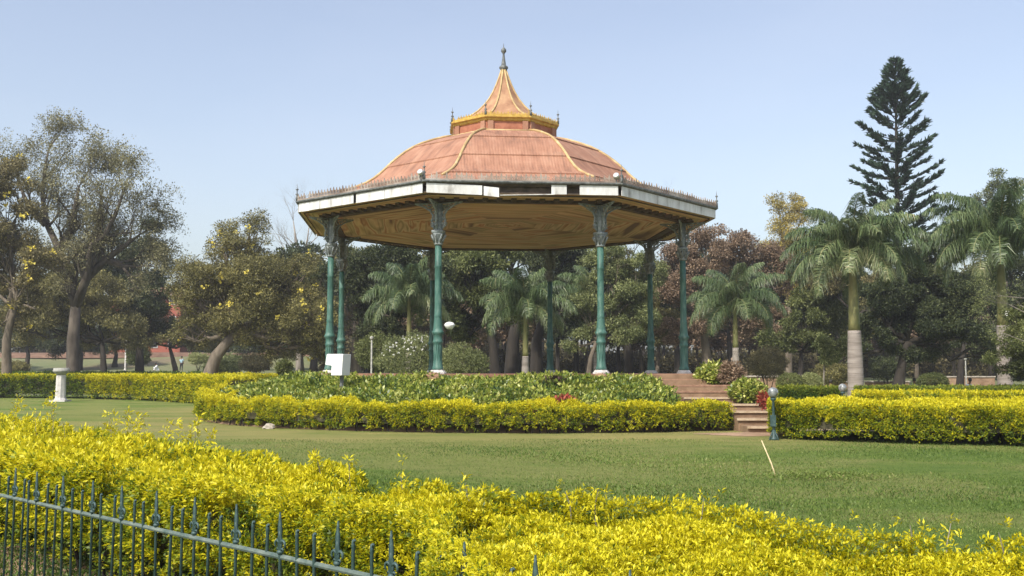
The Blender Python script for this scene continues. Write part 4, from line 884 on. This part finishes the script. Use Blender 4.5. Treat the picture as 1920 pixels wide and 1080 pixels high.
# ------------------------------------------------------------------ shrubs
def shrub(label, x, y, Z, rx, rz, n, leaf, mat, name='round_shrub', group='shrubs', fl=None, lump_=.12, tone=.55):
    c = P(x, y, Z); gz = float(terrain(c[0], Z)); th = thing(name, (c[0], Z, gz), label, 'shrub', group)
    if name != 'round_shrub': lump_ = .34
    d = rnd_unit(n); rad = (1 - RNG.exponential(.08 if name == 'round_shrub' else .14, (n, 1))) * (1 + lump_ * lump(d[:, 0] * 2 + x, d[:, 1] * 2 + Z, d[:, 2] * 3)[:, None])
    Pt = c + d * np.clip(rad, .2, 1.4) * np.array([rx, rx, rz]); Pt[:, 2] = np.maximum(Pt[:, 2], gz + .03)
    fo = leaf_obj('foliage', [sprigs(Pt, unit(d + np.array([0, 0, .3])), 5, leaf, .5, np.clip(RNG.normal(tone, .15, n), 0, 1), 1.1, .5)], M[mat], th)
    mb = MB()
    for i in range(7):
        a = random.uniform(0, 6.28); e = c + np.array([math.cos(a) * rx * .6, math.sin(a) * rx * .6, random.uniform(-.2, .6) * rz]); tube(mb, curve((c[0] + .03 * math.cos(a), Z + .03 * math.sin(a), gz - .03), e, (0, 0, .1 * rz), 5), np.linspace(.03, .01, 5), 4)
    mb.build('stems', M['bark_dark'], th)
    if fl:
        m2, nn, sz = fl; dd = rnd_unit(nn); dd[:, 1] = -abs(dd[:, 1]); dd[:, 2] = abs(dd[:, 2]) * .9; pc = c + dd * np.array([rx, rx, rz]) * 1.03
        leaf_obj('blossom', [sprigs(pc, dd, 8, sz, .9, np.full(nn, .5), 1.4, .3)], M[m2], th)
    return th
shrub('wide flowering shrub dotted white behind the left columns', 775, 668, 55, 1.65, 1.25, 3600, .085, 'litegreen', 'flowering_shrub', fl=('white_fl', 70, .055), tone=.5)
shrub('pale green shrub right of the front left column', 866, 680, 54, 1.3, .9, 2600, .085, 'litegreen', 'flowering_shrub', tone=.5)
shrub('dark rounded shrub with stem left of the white box', 533, 690, 48, .36, .34, 700, .09, 'midgreen')
shrub('olive green bush behind the white flowered shrub', 700, 660, 60, 1.0, 1.1, 1600, .11, 'midgreen', 'loose_bush')
shrub('left rounded green shrub behind the near globe lamp', 1482, 718, 46, .62, .42, 1500, .065, 'midgreen', tone=.6)
shrub('right bright green ball shrub behind the near globe lamp', 1521, 718, 46, .48, .43, 1300, .065, 'litegreen', tone=.75)
shrub('clipped dark green dome shrub behind the right hand hedges', 1748, 719, 52, .78, .5, 2000, .07, 'midgreen', tone=.55)
shrub('dark upright shrub next to the white lamp post', 259, 666, 108, 1.05, 1.0, 1500, .18, 'midgreen', 'upright_shrub', tone=.4)
shrub('pale leafed bush right of the leaning trunk', 425, 682, 92, 1.6, .75, 1200, .17, 'litegreen', 'loose_bush')
shrub('grey green bush at the foot of the leaning tree', 405, 688, 80, .9, .6, 900, .13, 'midgreen', 'loose_bush')
shrub('whitish low bush left of the leaning trunk', 372, 672, 112, 1.1, .5, 700, .17, 'litegreen', 'loose_bush', tone=.9)
shrub('dark mixed bush under the yellow blossom', 480, 680, 84, 1.3, .65, 900, .15, 'brownolive', 'loose_bush')
shrub('low olive bush left of the sparse tree', 25, 688, 84, 1.2, .4, 700, .14, 'olive', 'loose_bush')
shrub('brushy bush behind the dry tree and palm', 1440, 680, 66, 1.3, .9, 1700, .11, 'brownolive', 'loose_bush')
shrub('low brushy bush between palm and round shrubs', 1560, 700, 64, 1.2, .7, 1200, .11, 'olive', 'loose_bush')
shrub('dark bush left of the clipped dome shrub', 1665, 690, 78, 1.3, .8, 1300, .13, 'darkgreen', 'loose_bush')

# potted and bedding plants right of the steps
def potted(label, x, y, Z, rx, rz, n, leaf, mat, pot=True, zb=None):
    c = P(x, y, Z); g0 = zb if zb is not None else 0
    th = thing('potted_plant' if pot else 'bedding_plant', (c[0], Z, g0), label, 'plant', 'plants beside the steps')
    if pot:
        mb = MB(); hp = .30; lathe(mb, [(.11, 0), (.16, hp * .85), (.185, hp * .87), (.185, hp), (.15, hp), (.14, hp * .8)], (c[0], Z, g0), 14); mb.build('pot', M['white_post'], th, True)
    d = rnd_unit(n); Pt = c + d * np.array([rx, rx, rz]) * RNG.uniform(.5, 1.05, (n, 1)); Pt[:, 2] = np.maximum(Pt[:, 2], g0 + .06)
    leaf_obj('foliage', [sprigs(Pt, unit(d + np.array([0, 0, .6])), 6, leaf, .5, np.clip(RNG.normal(.6, .18, n), 0, 1), 1.1, .4)], M[mat], th)
    return th
potted('leafy green potted plant at the top of the steps', 1338, 706, 32.2, .55, .40, 700, .12, 'cover', zb=1.25)
potted('brownish leafed plant between the two potted plants', 1372, 702, 31.4, .36, .34, 260, .12, 'brownleaf', False, 1.0)
potted('large variegated potted plant halfway up the steps', 1402, 734, 29.6, .50, .32, 700, .11, 'cover', zb=.62)
potted('crimson leafed plant by the lower steps', 1434, 750, 28.2, .17, .20, 120, .09, 'red_leaf', False, .4)
potted('small red leafed plant in the bed behind the golden hedge', 1060, 752, 27.4, .32, .10, 110, .10, 'red_leaf', False, .45)
potted('reddish plant low in the middle of the mound bed', 1010, 765, 27.0, .38, .10, 110, .09, 'red_leaf', False, .42)
potted('brown stemmed plant at the edge of the bandstand floor', 1040, 722, 29.6, .34, .22, 160, .10, 'purple_leaf', False, 1.0)

# ------------------------------------------------------------------ lamps
def garden_lamp(label, x, Z):
    X0 = (x - 960) / FPX * Z; th = thing('garden_lamp', (X0, Z, 0), label, 'lamp', 'globe lamps')
    mb = MB(); lathe(mb, [(.09, 0), (.085, .04), (.05, .08), (.05, .22), (.035, .26), (.03, .9), (.06, .93), (.075, .96), (.05, .98)], (X0, Z, 0), 12)
    for k in range(4): t = k * math.pi / 2 + .5; tube(mb, [(X0, Z, .26), (X0 + .10 * math.cos(t), Z + .10 * math.sin(t), .1), (X0 + .15 * math.cos(t), Z + .15 * math.sin(t), 0)], .016, 5)
    po = mb.build('post', M['fence'], th, True)
    mb = MB(); box(mb, (X0 - .03, Z - .06, .45), (.12, .09, .26)); mb.build('switch_box', M['fence'], th)
    mb = MB(); lathe(mb, [(.055, -.12), (.095, -.08), (.12, -.03), (.125, .02), (.11, .065), (.08, .10), (.035, .12), (.005, .125)], (X0, Z, 1.1), 18); mb.build('globe', M['glass'], th, True)
garden_lamp('globe lamp on short green post beside the steps', 1447, 23.9)
garden_lamp('globe lamp mostly hidden behind the golden hedge', 1577, 31)
c = P(235, 686, 110); gz = float(terrain(c[0], 110)); th = thing('lamp_post', (c[0], 110, gz), 'tall white lamp post with flat round head on the far left lawn', 'lamp post'); h = P(235, 610, 110)[2] - gz
mb = MB(); lathe(mb, [(.22, -.05), (.18, .15), (.09, .4), (.085, h - .2)], (c[0], 110, gz), 10); mb.build('post', M['white_post'], th, True)
mb = MB(); lathe(mb, [(.1, h - .5), (.16, h - .2), (.38, h - .14), (.42, h + .03), (.25, h + .14), (.02, h + .17)], (c[0], 110, gz), 16); mb.build('lamp_head', M['lampwhite'], th, True)
c = P(843, 610, 58); gz = float(terrain(c[0], 58)); th = thing('lamp_post', (c[0] - .35, 58, gz), 'white lantern head peeping out beside the front left column', 'lamp post'); X0 = c[0] - .36
mb = MB(); tube(mb, [(X0, 58, gz - .05), (X0, 58, c[2] - .1), (X0 + .08, 58, c[2] + .1), (X0 + .36, 58, c[2] + .2)], .035, 8); mb.build('post', M['bark_dark'], th, True)
mb = MB(); lathe(mb, [(.12, -.22), (.20, -.17), (.30, -.02), (.31, .04), (.22, .14), (.1, .19)], (c[0], 58, c[2]), 16); mb.build('lamp_head', M['lampwhite'], th, True)
# slim white posts
for x, yt, Z, lb in ((697, 632, 52, 'slim pale post with small cap beside the flowering shrub'), (536, 676, 60, 'short white post behind the dark rounded shrub'), (1810, 672, 72, 'thin white pole beneath the dark trees at right')):
    c = P(x, yt, Z); gz = float(terrain(c[0], Z)); th = thing('garden_post', (c[0], Z, gz), lb, 'post'); hh = c[2] - gz
    mb = MB(); lathe(mb, [(.06, -.05), (.045, .1), (.04, hh - .15)], (c[0], Z, gz), 10); mb.build('post_shaft', M['stone_grey'], th, True)
    mb = MB(); lathe(mb, [(.05, hh - .15), (.10, hh - .08), (.10, hh), (.03, hh + .05)], (c[0], Z, gz), 12); mb.build('post_cap', M['stone_grey'], th, True)

# ------------------------------------------------------------------ stone pedestal on the lawn
Z = 54; X0 = (118 - 960) / FPX * Z; th = thing('pedestal', (X0, Z, 0), 'white stone pedestal with wide shallow basin on the left lawn', 'pedestal')
mb = MB(); box(mb, (X0, Z, .04), (.82, .82, .1)); lathe(mb, [(.33, .09), (.30, .15), (.265, .2), (.24, 1.35), (.23, 1.42)], (X0, Z, 0), 8, rot=R(22.5)); mb.build('shaft', M['white_post'], th)
mb = MB(); lathe(mb, [(.23, 1.4), (.27, 1.46), (.38, 1.54), (.43, 1.60), (.43, 1.66), (.40, 1.67), (.40, 1.76), (.35, 1.78), (.36, 1.70), (.02, 1.66)], (X0, Z, 0), 24); mb.build('basin', M['stone_grey'], th, True)
# white angular box near the left columns
c = P(627, 684, 29.5); th = thing('lamp_box', (c[0], 29.5, .8), 'white angular box with notched side beside the left column', 'box', rz=R(-16))
s = 29.5 / FPX; poly = [(606, 664), (639.5, 664), (637, 704), (615.5, 704), (616, 686), (603, 684)]
vs = []
for dep in (0, .55):
    for x, y in poly: vs.append(((x - 622) * s, dep, (704 - y) * s + .69 + .0))
mb = MB(); mb.add(vs, [(0, 1, 2, 3, 4, 5), (11, 10, 9, 8, 7, 6)] + [(i, 6 + i, 6 + (i + 1) % 6, (i + 1) % 6) for i in range(6)])
o = mb.build('housing', M['white_box'], None); o.parent = th; bv = o.modifiers.new('bevel', 'BEVEL'); bv.width = .012; bv.segments = 2
mb = MB(); lathe(mb, [(.06, -.3), (.06, .70)], (.12, .25, 0), 8); o = mb.build('support', M['iron'], None); o.parent = th
th.location = (c[0], 29.5, P(622, 704, 29.5)[2] - .69)

# bamboo cane stuck in the lawn
a = P(1450, 890, 17.0); mb = MB(); a = np.array([(1450 - 960) / FPX * 15.8, 15.8, 0]); b_ = P(1428, 826, 16.1)
tube(mb, [a - [0, 0, .05], a + (b_ - a) * .33, a + (b_ - a) * .36, a + (b_ - a) * .66, a + (b_ - a) * .69, b_], [.012, .011, .013, .010, .012, .009], 6)
tag(mb.build('garden_cane', M['cane'], sm=True), 'thin pale cane leaning in the lawn before the steps', 'cane')
# darker weed tuft by the cane
n = 420; x = RNG.normal(4.75, .5, n); y = RNG.normal(15.4, .3, n)
tag(leaf_obj('weed_tuft', [sprigs(np.stack([x, y, np.full(n, .04)], 1), unit(np.stack([RNG.normal(0, .4, n), RNG.normal(0, .4, n), np.ones(n)], 1)), 4, .05, .3, np.full(n, .7))], M['grass']), 'low dark weeds beside the cane in the lawn', 'weeds', kind='stuff')
# rocks
def rock(label, x, Z, z, r, m='terracotta'):
    mb = MB(); X0 = (x - 960) / FPX * Z; vs = []
    for i in range(7):
        ph = math.pi * i / 6
        for k in range(9):
            t = 2 * math.pi * k / 9; q = r * (1 + .25 * math.sin(3 * t + i * 1.3 + x) * math.sin(ph)); vs.append((X0 + q * math.sin(ph) * math.cos(t), Z + q * math.sin(ph) * math.sin(t), z + .75 * q * math.cos(ph)))
    mb.add(vs, [(i * 9 + k, (i + 1) * 9 + k, (i + 1) * 9 + (k + 1) % 9, i * 9 + (k + 1) % 9) for i in range(6) for k in range(9)])
    return tag(mb.build('rock', M[m]), label, 'rock', 'rocks')
rock('pinkish boulder at the foot of the front left column', 811, 30.4, 1.38, .26)
rock('pinkish boulder at the foot of the front right column', 1124, 30.6, 1.38, .22)
rock('flat pale stone in the grass before the mound hedge', 508, 28.6, .03, .16, 'stone')

# low stone walls far right, behind the round shrubs
for (x0, x1, Z, z0, hh, lb) in ((1395, 1475, 72, .2, 1.0, 'low pale stone wall behind the plants right of the steps'), (1535, 1600, 80, .2, .55, 'low stone kerb behind the slender young tree'), (1620, 1700, 80, .2, .55, 'low stone kerb between palm trunk and black tree'), (1735, 1860, 86, .3, .8, 'long low reddish wall under the dark trees at right')):
    a = (x0 - 960) / FPX * Z; b_ = (x1 - 960) / FPX * Z; mb = MB(); box(mb, ((a + b_) / 2, Z, z0 + hh / 2 - .2), (b_ - a, .35, hh + .4)); th = thing('low_wall', ((a + b_) / 2, Z, 0), lb, 'wall', 'low garden walls')
    mb.build('wall_body', M['dirt'], th); mb = MB(); box(mb, ((a + b_) / 2, Z, z0 + hh + .05), (b_ - a + .1, .5, .1)); mb.build('coping', M['stone'], th)

# red building glimpsed between the left trees
Z = 150; th = thing('red_building', ((262 - 960) / FPX * Z, Z, float(terrain(-55, Z))), 'red walled building glimpsed between the trees at left', 'building')
xa, xb = (205 - 960) / FPX * Z, (338 - 960) / FPX * Z; gz = float(terrain(-55, Z)); ht = P(320, 556, Z)[2]
mb = MB(); box(mb, ((xa + xb) / 2, Z + 4, (gz + ht) / 2), (xb - xa, 8, ht - gz)); mb.build('wall', M['redwall'], th)
mb = MB(); xm = (xa + xb) / 2; mb.add([(xa - .5, Z - .5, ht), (xb + .5, Z - .5, ht), (xb + .5, Z + 8.5, ht), (xa - .5, Z + 8.5, ht), (xa + 2, Z + 4, ht + 1.8), (xb - 2, Z + 4, ht + 1.8)], [(0, 1, 5, 4), (1, 2, 5), (2, 3, 4, 5), (3, 0, 4), (3, 2, 1, 0)]); mb.build('roof', M['terracotta'], th)
for i in range(4):
    for j in range(3):
        x = xa + 1.5 + i * 2.6; z = gz + 1.4 + j * 3.2; mb = MB(); box(mb, (x, Z - .03, z), (1.1, .1, 1.5)); wo = mb.build('window', M['white_post'], th); mb = MB(); box(mb, (x, Z - .06, z), (.9, .08, 1.3)); mb.build('pane', M['window'], wo)

# ------------------------------------------------------------------ people
def skin_obj(name, joints, edges, radii, m, parent):
    me = bpy.data.meshes.new(name); me.from_pydata(joints, edges, []); me.materials.append(m); o = bpy.data.objects.new(name, me); col.objects.link(o); o.parent = parent
    sk = o.modifiers.new('skin', 'SKIN'); 
    lay = me.skin_vertices[0] if len(me.skin_vertices) else None
    if lay is None:
        bpy.context.view_layer.objects.active = o; bpy.context.view_layer.update(); lay = me.skin_vertices[0]
    for i, r in enumerate(radii):
        r = r if isinstance(r, tuple) else (r, r); lay.data[i].radius = r; lay.data[i].use_root = (i == 0)
    sb = o.modifiers.new('sub', 'SUBSURF'); sb.levels = 2; sb.render_levels = 2
    return o
STAND = dict(J=[(0, 0, .92), (0, 0, 1.12), (0, 0, 1.38), (0, -.01, 1.48), (0, -.02, 1.60), (0, -.02, 1.70),
                (-.19, 0, 1.40), (-.24, .02, 1.14), (-.23, -.08, .92), (-.22, -.12, .84), (.19, 0, 1.40), (.24, .03, 1.14), (.24, -.06, .90), (.23, -.09, .82),
                (-.09, 0, .86), (-.11, -.03, .48), (-.11, .02, .08), (-.11, -.12, .03), (.09, 0, .86), (.12, .05, .48), (.12, .12, .08), (.12, -.02, .03)])
SIT = dict(J=[(0, 0, .16), (0, -.05, .36), (0, -.14, .60), (0, -.18, .69), (0, -.22, .80), (0, -.23, .90),
              (-.18, -.14, .60), (-.24, -.28, .42), (-.14, -.45, .34), (-.10, -.52, .32), (.18, -.14, .60), (.24, -.28, .40), (.16, -.45, .30), (.12, -.52, .28),
              (-.10, -.03, .14), (-.16, -.42, .44), (-.14, -.40, .07), (-.14, -.52, .03), (.10, -.03, .14), (.17, -.42, .42), (.15, -.38, .07), (.15, -.50, .03)])
E_ = [(0, 1), (1, 2), (2, 3), (3, 4), (4, 5), (2, 6), (6, 7), (7, 8), (8, 9), (2, 10), (10, 11), (11, 12), (12, 13), (0, 14), (14, 15), (15, 16), (16, 17), (0, 18), (18, 19), (19, 20), (20, 21)]
RR = [(.13, .10), (.12, .09), (.15, .10), .05, .085, .07, .06, .045, .035, .03, .06, .045, .035, .03, .085, .06, .04, .03, .085, .06, .04, .03]
def person(label, x, y, Z, pose, shirt, legs, rz=0, sc=1.):
    c = P(x, y, Z); gz = float(terrain(c[0], Z)); th = thing('person', (c[0], Z, gz), label, 'person', None, R(rz)); th.scale = (sc,) * 3; J = pose['J']
    skin_obj('body', J, E_, RR, M['skin'], th)
    ui = [0, 1, 2, 6, 7, 10, 11]; mp = {a: i for i, a in enumerate(ui)}
    skin_obj('shirt', [J[i] for i in ui], [(mp[a], mp[b]) for a, b in E_ if a in mp and b in mp], [(.17, .135), (.16, .125), (.175, .125), .08, .065, .08, .065], M[shirt], th)
    ui = [0, 14, 15, 16, 18, 19, 20]; mp = {a: i for i, a in enumerate(ui)}
    skin_obj('trousers', [J[i] for i in ui], [(mp[a], mp[b]) for a, b in E_ if a in mp and b in mp], [(.15, .12), .10, .08, .06, .10, .08, .06], M[legs], th)
    mb = MB(); h_ = J[5]; lathe(mb, [(.09, -.08), (.105, 0), (.09, .06), (.05, .095), (.005, .105)], (h_[0], h_[1] + .015, h_[2]), 12); o = mb.build('hair', M['hair'], None, True); o.parent = th
    return th
person('person in white and blue shirt standing on the far left lawn', 340, 697, 122, STAND, 'cloth_b', 'cloth_d', 160)
person('person in white sitting on the far lawn left of the standing one', 296, 690, 118, SIT, 'cloth_w', 'cloth_w', -60)
person('person in bright orange crouching behind the green hedge', 1552, 722, 62, SIT, 'cloth_o', 'cloth_o', 30, 1.1)
person('person in white seated under the dark trees at right', 1812, 722, 66, SIT, 'cloth_w', 'cloth_d', 40, 1.15)
person('person in white leaning by the black tree trunk', 1718, 715, 66, SIT, 'cloth_w', 'cloth_w', -50, 1.15)
person('person with white top sitting beyond the bandstand floor', 912, 705, 70, SIT, 'cloth_w', 'cloth_d', -30, 1.2)

# ------------------------------------------------------------------ air
m, n_, b = newmat('thin_haze'); n_.nodes.remove(b); vp = n_.nodes.new('ShaderNodeVolumePrincipled')
vp.inputs['Color'].default_value = (.93, .94, .97, 1); vp.inputs['Density'].default_value = .0006; vp.inputs['Anisotropy'].default_value = .25
n_.links.new(vp.outputs[0], n_.nodes['Material Output'].inputs['Volume'])
mb = MB(); box(mb, (0, 320, 15.5), (1040, 800, 36)); tag(mb.build('haze', m), kind='stuff')
